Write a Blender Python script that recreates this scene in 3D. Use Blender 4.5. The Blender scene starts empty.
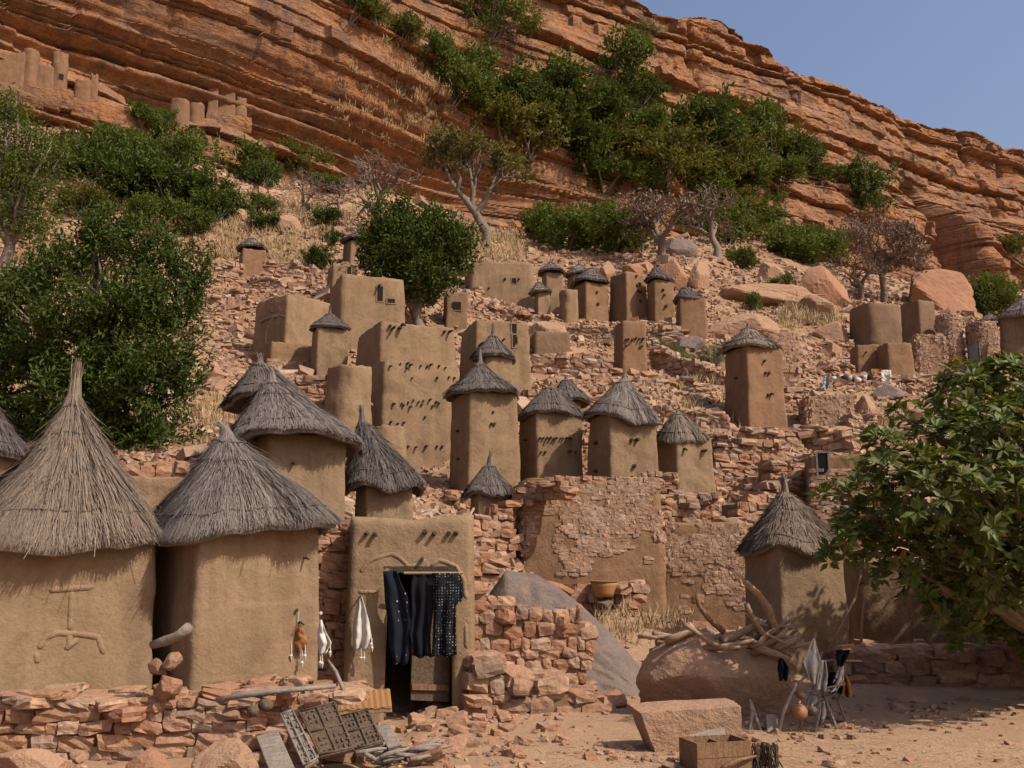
import bpy, math, random
import numpy as np
from mathutils import Vector, Matrix
from mathutils.bvhtree import BVHTree

# ------------------------------------------------------------------ camera, sky, sun, exposure
SC = bpy.context.scene
F = 1000.0
PITCH = math.atan(176/F)
CAMZ = 1.6
cam = bpy.data.cameras.new('camera'); camo = bpy.data.objects.new('camera', cam)
SC.collection.objects.link(camo); SC.camera = camo
cam.sensor_width = 36; cam.lens = F/1024*36
cam.clip_start = 0.1; cam.clip_end = 2000
camo.location = (0, 0, CAMZ); camo.rotation_euler = (math.radians(90)+PITCH, 0, 0)

SUN_EL = math.radians(47); SUN_AZ = math.radians(58)       # azimuth measured from straight behind the camera towards the right
sdir = Vector((math.sin(SUN_AZ)*math.cos(SUN_EL), -math.cos(SUN_AZ)*math.cos(SUN_EL), math.sin(SUN_EL)))
W = bpy.data.worlds.new('World'); SC.world = W; W.use_nodes = True
wn = W.node_tree; wn.nodes.clear()
wo = wn.nodes.new('ShaderNodeOutputWorld'); wb = wn.nodes.new('ShaderNodeBackground'); ws = wn.nodes.new('ShaderNodeTexSky')
ws.sky_type = 'NISHITA'; ws.sun_disc = False; ws.sun_elevation = SUN_EL
ws.sun_rotation = math.atan2(sdir.x, sdir.y); ws.air_density = 1.3; ws.dust_density = 5.0; ws.ozone_density = 3.0; ws.altitude = 300
wb.inputs[1].default_value = 0.125
tn = wn.nodes.new('ShaderNodeMix'); tn.data_type = 'RGBA'; tn.blend_type = 'MULTIPLY'; tn.inputs[0].default_value = 1.0; tn.inputs[7].default_value = (1.13, 1.02, 1.05, 1)
wn.links.new(ws.outputs[0], tn.inputs[6]); wn.links.new(tn.outputs[2], wb.inputs[0]); wn.links.new(wb.outputs[0], wo.inputs[0])
sl = bpy.data.lights.new('sun', 'SUN'); sl.energy = 4.6; sl.angle = math.radians(0.55); sl.color = (1.0, .94, .84)
so = bpy.data.objects.new('sun', sl); SC.collection.objects.link(so)
so.rotation_euler = sdir.to_track_quat('Z', 'Y').to_euler(); so.location = (20, -20, 40)
SC.view_settings.view_transform = 'Standard'; SC.view_settings.look = 'None'
SC.view_settings.exposure = 0.18; SC.view_settings.gamma = 1.0; SC.view_settings.use_curve_mapping = False

# ------------------------------------------------------------------ pixel -> point helpers
cp, sp = math.cos(PITCH), math.sin(PITCH)
def ray(px, py):
    u = (px-512)/F; v = (384-py)/F
    return Vector((u, cp-v*sp, sp+v*cp))
def P(px, py, Y):
    d = ray(px, py); t = Y/d.y
    return Vector((d.x*t, Y, CAMZ+d.z*t))
def topx(x, y, z):
    a = y*cp+(z-CAMZ)*sp; b = -y*sp+(z-CAMZ)*cp
    return 512+F*x/a, 384-F*b/a

# ------------------------------------------------------------------ numpy noise
def _h(ix, iy, iz, seed):
    n = (ix.astype(np.int64)*374761393 + iy.astype(np.int64)*668265263 + iz.astype(np.int64)*2147483647 + seed*974634777) & 0xffffffff
    n = ((n ^ (n >> 13))*1274126177) & 0xffffffff
    n = ((n ^ (n >> 16))*2246822519) & 0xffffffff
    return ((n ^ (n >> 15)) & 0xffffff)/float(0xffffff)*2-1
def vn(x, y, z=0.0, seed=0):
    x, y, z = np.broadcast_arrays(np.asarray(x, float), np.asarray(y, float), np.asarray(z, float))
    ix, iy, iz = np.floor(x), np.floor(y), np.floor(z)
    fx, fy, fz = x-ix, y-iy, z-iz
    fx = fx*fx*(3-2*fx); fy = fy*fy*(3-2*fy); fz = fz*fz*(3-2*fz)
    r = 0
    for a in (0, 1):
        wx = fx if a else 1-fx
        for b in (0, 1):
            wy = fy if b else 1-fy
            for c in (0, 1):
                wz = fz if c else 1-fz
                r = r + wx*wy*wz*_h(ix+a, iy+b, iz+c, seed)
    return r
def fbm(x, y, z=0.0, seed=0, o=4):
    r = 0; a = 1.0; s = 0
    for i in range(o):
        r = r + a*vn(np.asarray(x)*2**i, np.asarray(y)*2**i, np.asarray(z)*2**i, seed+i*17); s += a; a *= .5
    return r/s

# ------------------------------------------------------------------ object helpers
def root_loc(p):
    while p is not None:
        if p.parent is None: return Vector(p.location)
        p = p.parent
    return Vector((0, 0, 0))
def mk(name, V, Fc, smooth=False):
    V = np.asarray(V, dtype=np.float32)
    me = bpy.data.meshes.new(name)
    if isinstance(Fc, np.ndarray):
        n, k = Fc.shape
        me.vertices.add(len(V)); me.vertices.foreach_set('co', V.ravel())
        me.loops.add(n*k); me.loops.foreach_set('vertex_index', Fc.astype(np.int32).ravel())
        me.polygons.add(n); me.polygons.foreach_set('loop_start', np.arange(0, n*k, k, dtype=np.int32))
        me.update(calc_edges=True)
        me.validate()
    else:
        me.from_pydata(V.tolist(), [], [list(f) for f in Fc])
    me.polygons.foreach_set('use_smooth', [smooth]*len(me.polygons))
    me.update()
    return me
def link(name, me, m, parent=None, loc=(0, 0, 0)):
    if m and not me.materials: me.materials.append(m)
    o = bpy.data.objects.new(name, me); SC.collection.objects.link(o)
    o.location = loc
    if parent: o.parent = parent
    return o
def tag(o, label=None, cat=None, group=None, kind=None):
    if label: o['label'] = label
    if cat: o['category'] = cat
    if group: o['group'] = group
    if kind: o['kind'] = kind
    return o
def obj(name, V, Fc, m, parent=None, smooth=False, label=None):
    """world-space verts -> one mesh object, origin at the root thing (or at its own base)"""
    V = np.asarray(V, dtype=np.float64).reshape(-1, 3)
    if parent: o0 = root_loc(parent)
    else: o0 = Vector(((V[:, 0].min()+V[:, 0].max())/2, (V[:, 1].min()+V[:, 1].max())/2, V[:, 2].min()))
    me = mk(name, V-np.array(o0), Fc, smooth)
    o = link(name, me, m, parent, (0, 0, 0) if parent else o0)
    if label: o['label'] = label
    return o
def thing(name, label, cat, loc, group=None):
    o = bpy.data.objects.new(name, None); SC.collection.objects.link(o); o.location = loc
    o.empty_display_size = .3
    return tag(o, label, cat, group)
def join(parts):
    Vs, Fs, n = [], [], 0
    for V, Fc in parts:
        V = np.asarray(V, float).reshape(-1, 3); Vs.append(V)
        if isinstance(Fc, np.ndarray): Fs.append(Fc+n)
        else: Fs.append([[i+n for i in f] for f in Fc])
        n += len(V)
    if all(isinstance(f, np.ndarray) and f.shape[1] == Fs[0].shape[1] for f in Fs if isinstance(f, np.ndarray)) and all(isinstance(f, np.ndarray) for f in Fs):
        return np.concatenate(Vs), np.concatenate(Fs)
    out = []
    for f in Fs: out += f.tolist() if isinstance(f, np.ndarray) else f
    return np.concatenate(Vs), out
def tube(pts, rad, n=7, cap=True):
    pts = [Vector(p) for p in pts]
    V, Fc = [], []
    up = Vector((0.13, 0.21, 1))
    for i, p in enumerate(pts):
        d = (pts[min(i+1, len(pts)-1)]-pts[max(i-1, 0)]).normalized()
        a = d.cross(up)
        if a.length < .05: a = d.cross(Vector((1, 0, 0)))
        a.normalize(); b = d.cross(a)
        r = rad[i] if hasattr(rad, '__len__') else rad
        for k in range(n):
            t = 2*math.pi*k/n
            V.append(p+a*math.cos(t)*r+b*math.sin(t)*r)
    for i in range(len(pts)-1):
        for k in range(n):
            Fc.append([i*n+k, i*n+(k+1) % n, (i+1)*n+(k+1) % n, (i+1)*n+k])
    if cap:
        Fc.append(list(range(n))[::-1]); Fc.append([(len(pts)-1)*n+k for k in range(n)])
    return np.array([tuple(v) for v in V]), Fc
def box8(c):           # 8 corners: bottom 4 (ccw), top 4
    return np.array([tuple(v) for v in c]), [[0, 3, 2, 1], [4, 5, 6, 7], [0, 1, 5, 4], [1, 2, 6, 5], [2, 3, 7, 6], [3, 0, 4, 7]]
def board(c4, th):     # a board from four corner points, thickness th along its normal (away from the camera side)
    c = [Vector(p) for p in c4]; n = (c[1]-c[0]).cross(c[3]-c[0]).normalized()
    if n.dot(Vector((0, 0, CAMZ))-c[0]) < 0: n = -n
    return box8([p-n*th for p in c]+c)
_cg = {}
def cubegrid(n):
    if n in _cg: return _cg[n]
    idx, V, Fc = {}, [], []
    def vid(p):
        if p not in idx: idx[p] = len(V); V.append([2*q/n-1 for q in p])
        return idx[p]
    for ax in range(3):
        for side in (0, n):
            for i in range(n):
                for j in range(n):
                    q = []
                    for a, b in ((i, j), (i+1, j), (i+1, j+1), (i, j+1)):
                        p = [0, 0, 0]; p[ax] = side; p[(ax+1) % 3] = a; p[(ax+2) % 3] = b
                        q.append(vid(tuple(p)))
                    Fc.append(q if side else q[::-1])
    _cg[n] = (np.array(V), np.array(Fc)); return _cg[n]
def stones(C, S, yaw=None, n=2, seed=0, sph=.38, jit=.15, tilt=.15):
    rs = np.random.RandomState(seed)
    C = np.asarray(C, float); S = np.asarray(S, float); m = len(C)
    T, Q = cubegrid(n)
    U = T/np.linalg.norm(T, axis=1)[:, None]
    B = T*(1-sph)+U*sph*1.15
    V = B[None]*(1+rs.uniform(-jit, jit, (m, len(T), 3)))
    V = V+rs.uniform(-jit, jit, (m, 1, 3))*T[None][:, :, ::-1]*.7
    V = V*S[:, None, :]/2
    if yaw is None: yaw = rs.uniform(0, 6.28, m)
    tx = rs.normal(0, tilt, m); ty = rs.normal(0, tilt, m)
    x, y, z = V[..., 0], V[..., 1], V[..., 2]
    y, z = y*np.cos(tx)[:, None]-z*np.sin(tx)[:, None], y*np.sin(tx)[:, None]+z*np.cos(tx)[:, None]
    x, z = x*np.cos(ty)[:, None]+z*np.sin(ty)[:, None], -x*np.sin(ty)[:, None]+z*np.cos(ty)[:, None]
    c, s = np.cos(yaw)[:, None], np.sin(yaw)[:, None]
    x, y = x*c-y*s, x*s+y*c
    V = np.stack([x, y, z], -1)+C[:, None, :]
    Fc = (Q[None]+(np.arange(m)*len(T))[:, None, None]).reshape(-1, 4)
    return V.reshape(-1, 3), Fc

# ------------------------------------------------------------------ materials
class NT:
    def __init__(s, name):
        s.m = bpy.data.materials.new(name); s.m.use_nodes = True; s.t = s.m.node_tree; s.t.nodes.clear()
        s.o = s.n('ShaderNodeOutputMaterial'); s.p = s.n('ShaderNodeBsdfPrincipled')
        s.l(s.p.outputs[0], s.o.inputs[0]); s.p.inputs['Roughness'].default_value = .93
        s.p.inputs['Specular IOR Level'].default_value = .15
        s.geo = s.n('ShaderNodeNewGeometry')
    def n(s, k, **kw):
        q = s.t.nodes.new(k)
        for a, b in kw.items(): setattr(q, a, b)
        return q
    def l(s, a, b): s.t.links.new(a, b)
    def scaled(s, src, sc):
        q = s.n('ShaderNodeVectorMath', operation='MULTIPLY'); s.l(src, q.inputs[0]); q.inputs[1].default_value = sc; return q.outputs[0]
    def noise(s, vec, scale, detail=4, rough=.55, dist=0):
        q = s.n('ShaderNodeTexNoise'); s.l(vec, q.inputs['Vector']); q.inputs['Scale'].default_value = scale
        q.inputs['Detail'].default_value = detail; q.inputs['Roughness'].default_value = rough; q.inputs['Distortion'].default_value = dist
        return q.outputs['Fac']
    def ramp(s, fac, stops, interp='LINEAR'):
        q = s.n('ShaderNodeValToRGB'); q.color_ramp.interpolation = interp; s.l(fac, q.inputs[0])
        e = q.color_ramp.elements
        while len(e) < len(stops): e.new(.5)
        for i, (p, c) in enumerate(stops):
            e[i].position = p
            if not hasattr(c, '__len__'): c = (c, c, c)
            e[i].color = (*c, 1)
        return q.outputs[0]
    def mix(s, fac, a, b, mode='MIX'):
        q = s.n('ShaderNodeMix', data_type='RGBA', blend_type=mode)
        for sock, v in ((q.inputs[0], fac), (q.inputs[6], a), (q.inputs[7], b)):
            if hasattr(v, 'is_linked') or hasattr(v, 'links'): s.l(v, sock)
            elif hasattr(v, '__len__'): sock.default_value = (*v, 1)
            else: sock.default_value = v
        return q.outputs[2]
    def math(s, op, a, b=None, clamp=False):
        q = s.n('ShaderNodeMath', operation=op, use_clamp=clamp)
        for i, v in enumerate((a, b)):
            if v is None: continue
            if hasattr(v, 'links'): s.l(v, q.inputs[i])
            else: q.inputs[i].default_value = v
        return q.outputs[0]
    def bump(s, h, dist=.02, strength=1.0, prev=None):
        q = s.n('ShaderNodeBump'); s.l(h, q.inputs['Height']); q.inputs['Distance'].default_value = dist; q.inputs['Strength'].default_value = strength
        if prev: s.l(prev, q.inputs['Normal'])
        return q.outputs[0]
    def fin(s, col, nor=None, rough=None, k=(.80, .80, .80)):
        s.l(s.mix(1.0, col, k, 'MULTIPLY'), s.p.inputs['Base Color'])
        if nor: s.l(nor, s.p.inputs['Normal'])
        if rough is not None: s.p.inputs['Roughness'].default_value = rough
        return s.m

def mat_mud(name, a, b, red=(.36, .17, .09), redamt=.35, spots=.5):
    t = NT(name); pos = t.geo.outputs['Position']
    big = t.noise(pos, .55, 4, .6); mid = t.noise(pos, 3.2, 5, .65); fine = t.noise(pos, 38, 3, .7)
    col = t.mix(t.ramp(big, [(.3, 0), (.7, 1)]), a, b)
    r = t.ramp(t.noise(pos, .9, 6, .7, .4), [(.52, 0), (.72, redamt)])
    col = t.mix(r, col, red)
    streak = t.noise(t.scaled(pos, (5, 5, .5)), 1.0, 4, .6)
    col = t.mix(t.ramp(streak, [(.36, .6), (.56, 0)]), col, tuple(q*.72 for q in a))
    col = t.mix(t.ramp(mid, [(.3, .35), (.55, 0)]), col, tuple(q*.66 for q in b))
    col = t.mix(t.ramp(fine, [(.35, spots), (.52, 0)]), col, tuple(q*.62 for q in a))
    pt_ = t.noise(pos, 1.3, 3, .5, 1.2); col = t.mix(t.ramp(pt_, [(.495, 0), (.505, .22), (.62, .22), (.63, 0)]), col, tuple(q*1.18 for q in b))
    dv = t.n('ShaderNodeVectorMath', operation='ADD'); wn_ = t.n('ShaderNodeTexNoise'); t.l(pos, wn_.inputs['Vector']); wn_.inputs['Scale'].default_value = 2.5; wn_.inputs['Detail'].default_value = 4
    t.l(pos, dv.inputs[0]); t.l(wn_.outputs['Color'], dv.inputs[1]); vc = t.n('ShaderNodeTexVoronoi', feature='DISTANCE_TO_EDGE'); vc.inputs['Scale'].default_value = .9; t.l(dv.outputs[0], vc.inputs['Vector'])
    crk = t.math('MULTIPLY', t.ramp(vc.outputs['Distance'], [(.0, 1), (.011, 0)]), t.ramp(t.noise(pos, 1.1, 3, .6), [(.5, 0), (.6, 1)])); col = t.mix(t.math('MULTIPLY', crk, .55), col, tuple(q*.45 for q in a))
    n1 = t.bump(mid, .03, .7); n2 = t.bump(fine, .008, .7, n1)
    n3 = t.bump(t.noise(pos, 11, 3, .6), .02, .6, n2)
    return t.fin(col, n3, None, (.60, .605, .565))
MUD = mat_mud('mud_plaster', (.35, .22, .13), (.41, .265, .16), spots=.7)
MUDN = mat_mud('mud_plaster_smooth', (.355, .228, .138), (.40, .262, .162), redamt=.12, spots=.45)
MUDR = mat_mud('red_mud_plaster', (.34, .185, .105), (.38, .22, .125), red=(.33, .14, .075), redamt=.6, spots=.7)
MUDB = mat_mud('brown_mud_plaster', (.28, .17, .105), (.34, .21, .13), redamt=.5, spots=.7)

def mat_stone(name, cols, bs=14):
    t = NT(name); pos = t.geo.outputs['Position']; rnd = t.geo.outputs['Random Per Island']
    k = len(cols)
    c = t.ramp(rnd, [(i/(k-1), cols[i]) for i in range(k)])
    nn = t.noise(pos, bs, 5, .65); n4 = t.noise(pos, bs*.25, 3, .6)
    c = t.mix(t.ramp(nn, [(.3, .5), (.6, 0)]), c, (.13, .075, .045))
    c = t.mix(t.ramp(n4, [(.5, 0), (.75, .35)]), c, (.42, .33, .25))
    b1 = t.bump(nn, .03, .8); b2 = t.bump(t.noise(pos, bs*5, 3, .7), .006, .7, b1)
    return t.fin(c, b2)
STONE = mat_stone('sandstone_rubble', [(.40, .19, .10), (.30, .15, .085), (.46, .25, .14), (.26, .17, .12), (.43, .21, .11), (.36, .235, .16), (.50, .30, .18), (.34, .15, .08)])
STONEF = mat_stone('scree_stone', [(.42, .23, .13), (.33, .18, .10), (.48, .29, .18), (.29, .19, .13), (.45, .25, .14), (.38, .25, .17), (.54, .37, .25), (.36, .18, .10)], 6)
def mat_boulder(name, a, b, c, bandscale=0.0):
    t = NT(name); pos = t.geo.outputs['Position']
    n1 = t.noise(pos, .9, 6, .65, .6); n2 = t.noise(pos, 5, 6, .7); n3 = t.noise(pos, 30, 4, .7)
    col = t.mix(t.ramp(n1, [(.36, 0), (.62, 1)]), a, b)
    col = t.mix(t.ramp(n2, [(.52, 0), (.68, .65)]), col, c)
    col = t.mix(t.ramp(n3, [(.3, .45), (.5, 0)]), col, tuple(q*.5 for q in a))
    b1 = t.bump(n2, .08, .7); b2 = t.bump(n3, .012, .7, b1)
    return t.fin(col, b2)
BOULD = mat_boulder('boulder_rock', (.36, .22, .135), (.42, .24, .14), (.26, .18, .13))
BOULDG = mat_boulder('grey_boulder_rock', (.155, .115, .098), (.225, .165, .13), (.30, .185, .12))
BOULDO = mat_boulder('orange_boulder_rock', (.40, .20, .11), (.33, .165, .095), (.27, .2, .15))

def mat_thatch(name, cols, tint=(.24, .17, .12)):
    t = NT(name); pos = t.geo.outputs['Position']; rnd = t.geo.outputs['Random Per Island']
    k = len(cols)
    c = t.ramp(rnd, [(i/(k-1), cols[i]) for i in range(k)])
    c = t.mix(t.ramp(t.noise(pos, 2.2, 4, .6), [(.36, 0), (.66, .8)]), c, tint)
    n = t.noise(t.scaled(pos, (60, 60, 9)), 1.0, 3, .6)
    c = t.mix(t.ramp(n, [(.35, .4), (.6, 0)]), c, (.06, .047, .04))
    return t.fin(c, t.bump(n, .012, .8))
THATCH = mat_thatch('weathered_thatch', [(.15, .12, .105), (.22, .18, .155), (.12, .095, .08), (.28, .23, .195), (.19, .155, .135), (.36, .30, .25), (.17, .14, .12)], (.26, .21, .175))
THATCHB = mat_thatch('brown_thatch', [(.21, .155, .11), (.14, .105, .08), (.29, .215, .15), (.18, .14, .11), (.38, .28, .19), (.23, .18, .14)], (.29, .21, .15))
THATCHD = mat_thatch('dark_old_thatch', [(.13, .105, .09), (.18, .145, .125), (.10, .08, .07), (.23, .19, .16)], (.19, .15, .125))
STRAW = mat_thatch('dry_straw', [(.50, .33, .16), (.42, .27, .13), (.58, .42, .22), (.48, .33, .17)], (.50, .34, .17))
ROPE = mat_thatch('twisted_rope', [(.10, .075, .055), (.13, .10, .08)], (.09, .07, .05))

def mat_wood(name, a, b, sc=(3, 3, 3), carve=False):
    t = NT(name); tc = t.n('ShaderNodeTexCoord'); pos = tc.outputs['Object']
    n = t.noise(t.scaled(pos, sc), 6, 5, .65, .5); f = t.noise(pos, 55, 3, .6)
    c = t.mix(t.ramp(n, [(.35, 0), (.65, 1)]), a, b)
    c = t.mix(t.ramp(f, [(.35, .45), (.55, 0)]), c, tuple(q*.5 for q in a))
    nor = t.bump(n, .02, .7)
    nor = t.bump(f, .006, .6, nor)
    return t.fin(c, nor, .8)
WOODG = mat_wood('weathered_grey_wood', (.23, .18, .14), (.33, .265, .21), (1, 6, 1))
WOODD = mat_wood('dark_carved_wood', (.11, .07, .045), (.17, .115, .075))
WOODB = mat_wood('brown_wood', (.20, .105, .055), (.28, .16, .085), (6, 1, 1))
WOODS = mat_wood('bleached_stick', (.36, .22, .13), (.46, .31, .20), (6, 6, 6))
BARK = mat_wood('tree_bark', (.17, .125, .09), (.26, .20, .15), (5, 5, 1.5))
BARKP = mat_wood('pale_baobab_bark', (.20, .145, .11), (.30, .225, .17), (2, 2, .6))
PEG = mat_wood('dark_peg_wood', (.06, .04, .028), (.10, .07, .045))

def mat_leaf(name, cols, trans=.3, gloss=.35):
    t = NT(name); rnd = t.geo.outputs['Random Per Island']; k = len(cols)
    c = t.ramp(rnd, [(i/(k-1), cols[i]) for i in range(k)])
    pos = t.geo.outputs['Position']
    c = t.mix(t.ramp(t.noise(pos, 1.6, 3, .5), [(.35, 0), (.7, .45)]), c, cols[0])
    t.l(c, t.p.inputs['Base Color']); t.p.inputs['Roughness'].default_value = .55; t.p.inputs['Specular IOR Level'].default_value = gloss
    tr = t.n('ShaderNodeBsdfTranslucent'); mx = t.n('ShaderNodeMixShader'); mx.inputs[0].default_value = trans
    cc = t.mix(1.0, c, (1.2, 1.15, .5), 'MULTIPLY'); t.l(cc, tr.inputs[0])
    t.l(t.p.outputs[0], mx.inputs[1]); t.l(tr.outputs[0], mx.inputs[2]); t.l(mx.outputs[0], t.o.inputs[0])
    return t.m
LEAFD = mat_leaf('dark_feathery_leaf', [(.037, .058, .010), (.058, .081, .014), (.08, .105, .019), (.045, .067, .011)], .3, .12)
LEAFM = mat_leaf('mid_green_leaf', [(.066, .090, .015), (.09, .116, .022), (.125, .145, .034), (.073, .098, .018)], .3, .12)
LEAFO = mat_leaf('olive_leaf', [(.10, .096, .02), (.135, .12, .028), (.082, .085, .02), (.17, .14, .045)], .3, .12)
LEAFB = mat_leaf('broad_glossy_leaf', [(.064, .086, .014), (.086, .112, .022), (.125, .15, .036), (.052, .07, .013), (.20, .15, .05)], .25, .25)
LEAFG = mat_leaf('greygreen_leaf', [(.11, .13, .055), (.14, .155, .07), (.09, .11, .045)], .3, .12)
TWIG = mat_leaf('bare_twig', [(.17, .105, .075), (.22, .15, .11), (.13, .085, .065)], .1, .1)

def flat(name, c, rough=.85, nscale=25, amt=.35):
    t = NT(name); tc = t.n('ShaderNodeTexCoord')
    n = t.noise(tc.outputs['Object'], nscale, 4, .6)
    col = t.mix(t.ramp(n, [(.3, amt), (.65, 0)]), c, tuple(q*.55 for q in c))
    return t.fin(col, t.bump(n, .004, .6), rough)
WHITE = flat('white_cotton', (.62, .57, .50)); ORANGEC = flat('tan_leather', (.30, .135, .05)); NAVY = flat('dark_indigo_cloth', (.009, .009, .012), .9)
def mat_dots(name, base, dot, scale, thr):
    t = NT(name); tc = t.n('ShaderNodeTexCoord')
    v = t.n('ShaderNodeTexVoronoi'); v.inputs['Randomness'].default_value = .25; v.inputs['Scale'].default_value = scale
    t.l(t.scaled(tc.outputs['Object'], (1, 0.05, 1)), v.inputs['Vector'])
    c = t.mix(t.ramp(v.outputs['Distance'], [(thr, 1), (thr+.08, 0)]), base, dot)
    return t.fin(c, None, .9)
DOTS = mat_dots('dotted_indigo_cloth', (.009, .009, .011), (.38, .38, .38), 34, .13)
DOTS2 = mat_dots('sparsely_dotted_indigo_cloth', (.010, .013, .02), (.5, .5, .5), 11, .04)
DARK = flat('opening_shade_and_dark_pot', (.02, .014, .01))  # near-black painted as the shade inside openings; also colours the dark pots
CLAY = flat('orange_gourd_skin', (.34, .16, .075), .5, 8)
BASKET = flat('woven_orange_basket', (.42, .21, .08), .8, 60)
METAL = flat('dull_metal', (.30, .33, .36), .45)

def mat_ground():
    t = NT('dusty_ground'); pos = t.geo.outputs['Position']
    n1 = t.noise(pos, .35, 6, .65); n2 = t.noise(pos, 2.2, 6, .7, .3); n3 = t.noise(pos, 26, 5, .75)
    c = t.mix(t.ramp(n1, [(.35, 0), (.65, 1)]), (.33, .20, .12), (.385, .25, .155))
    c = t.mix(t.ramp(n2, [(.5, 0), (.7, .7)]), c, (.30, .155, .09))
    c = t.mix(t.ramp(n3, [(.32, .6), (.5, 0)]), c, (.2, .12, .07))
    c = t.mix(t.ramp(t.noise(pos, 9, 4, .7), [(.56, 0), (.7, .6)]), c, (.46, .33, .19))
    sx_ = t.n('ShaderNodeSeparateXYZ'); t.l(pos, sx_.inputs[0]); hillf = t.ramp(t.math('DIVIDE', sx_.outputs[2], 10.0, True), [(.04, 0), (.18, 1)])
    hc = t.mix(t.ramp(t.noise(pos, .25, 5, .65), [(.4, 0), (.62, 1)]), (.25, .135, .075), (.33, .215, .125)); hc = t.mix(t.ramp(n3, [(.3, .8), (.55, 0)]), hc, (.13, .075, .045))
    hc = t.mix(t.ramp(t.noise(pos, 1.4, 4, .7), [(.55, 0), (.68, .8)]), hc, (.40, .29, .16)); c = t.mix(hillf, c, hc)
    b = t.bump(n2, .08, .5); b = t.bump(n3, .02, .9, b)
    return t.fin(c, b, None, (.92, .9, .86))
GROUND = mat_ground()
def mat_cliff():
    t = NT('banded_sandstone_cliff'); pos = t.geo.outputs['Position']
    sp_ = t.scaled(pos, (.045, .045, 1.0))
    s1 = t.noise(sp_, .85, 6, .7, .35); s2 = t.noise(t.scaled(pos, (.12, .12, 3.2)), 1.0, 5, .7, .2)
    c = t.ramp(s1, [(.26, (.17, .08, .04)), (.37, (.40, .18, .08)), (.47, (.48, .22, .09)), (.54, (.30, .15, .075)), (.63, (.50, .26, .12)), (.75, (.44, .28, .16))])
    c = t.mix(t.ramp(s2, [(.34, .5), (.46, 0)]), c, (.11, .055, .035))
    pat = t.noise(pos, .16, 6, .7, .8)
    c = t.mix(t.ramp(pat, [(.46, 0), (.64, .6)]), c, (.22, .14, .10))
    c = t.mix(t.ramp(t.noise(pos, .9, 5, .7), [(.5, 0), (.7, .6)]), c, (.47, .29, .18))
    c = t.mix(t.ramp(t.noise(pos, 3.5, 5, .75), [(.34, .7), (.5, 0)]), c, (.12, .07, .045))
    vs = t.noise(t.scaled(pos, (.7, .7, .06)), 1.0, 4, .6)
    c = t.mix(t.ramp(vs, [(.5, 0), (.68, .65)]), c, (.13, .09, .075))
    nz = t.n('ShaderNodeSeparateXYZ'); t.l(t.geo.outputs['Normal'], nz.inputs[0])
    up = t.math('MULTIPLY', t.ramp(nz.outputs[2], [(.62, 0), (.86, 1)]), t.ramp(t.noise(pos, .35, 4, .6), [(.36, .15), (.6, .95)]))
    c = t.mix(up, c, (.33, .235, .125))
    b = t.bump(s2, .5, .8); b = t.bump(t.noise(t.scaled(pos, (1, 1, 2.5)), 1.6, 6, .75), .35, .8, b); b = t.bump(t.noise(pos, 7, 3, .7), .06, .6, b)
    return t.fin(c, b, None, (.84, .80, .78))
CLIFF = mat_cliff()
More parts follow.
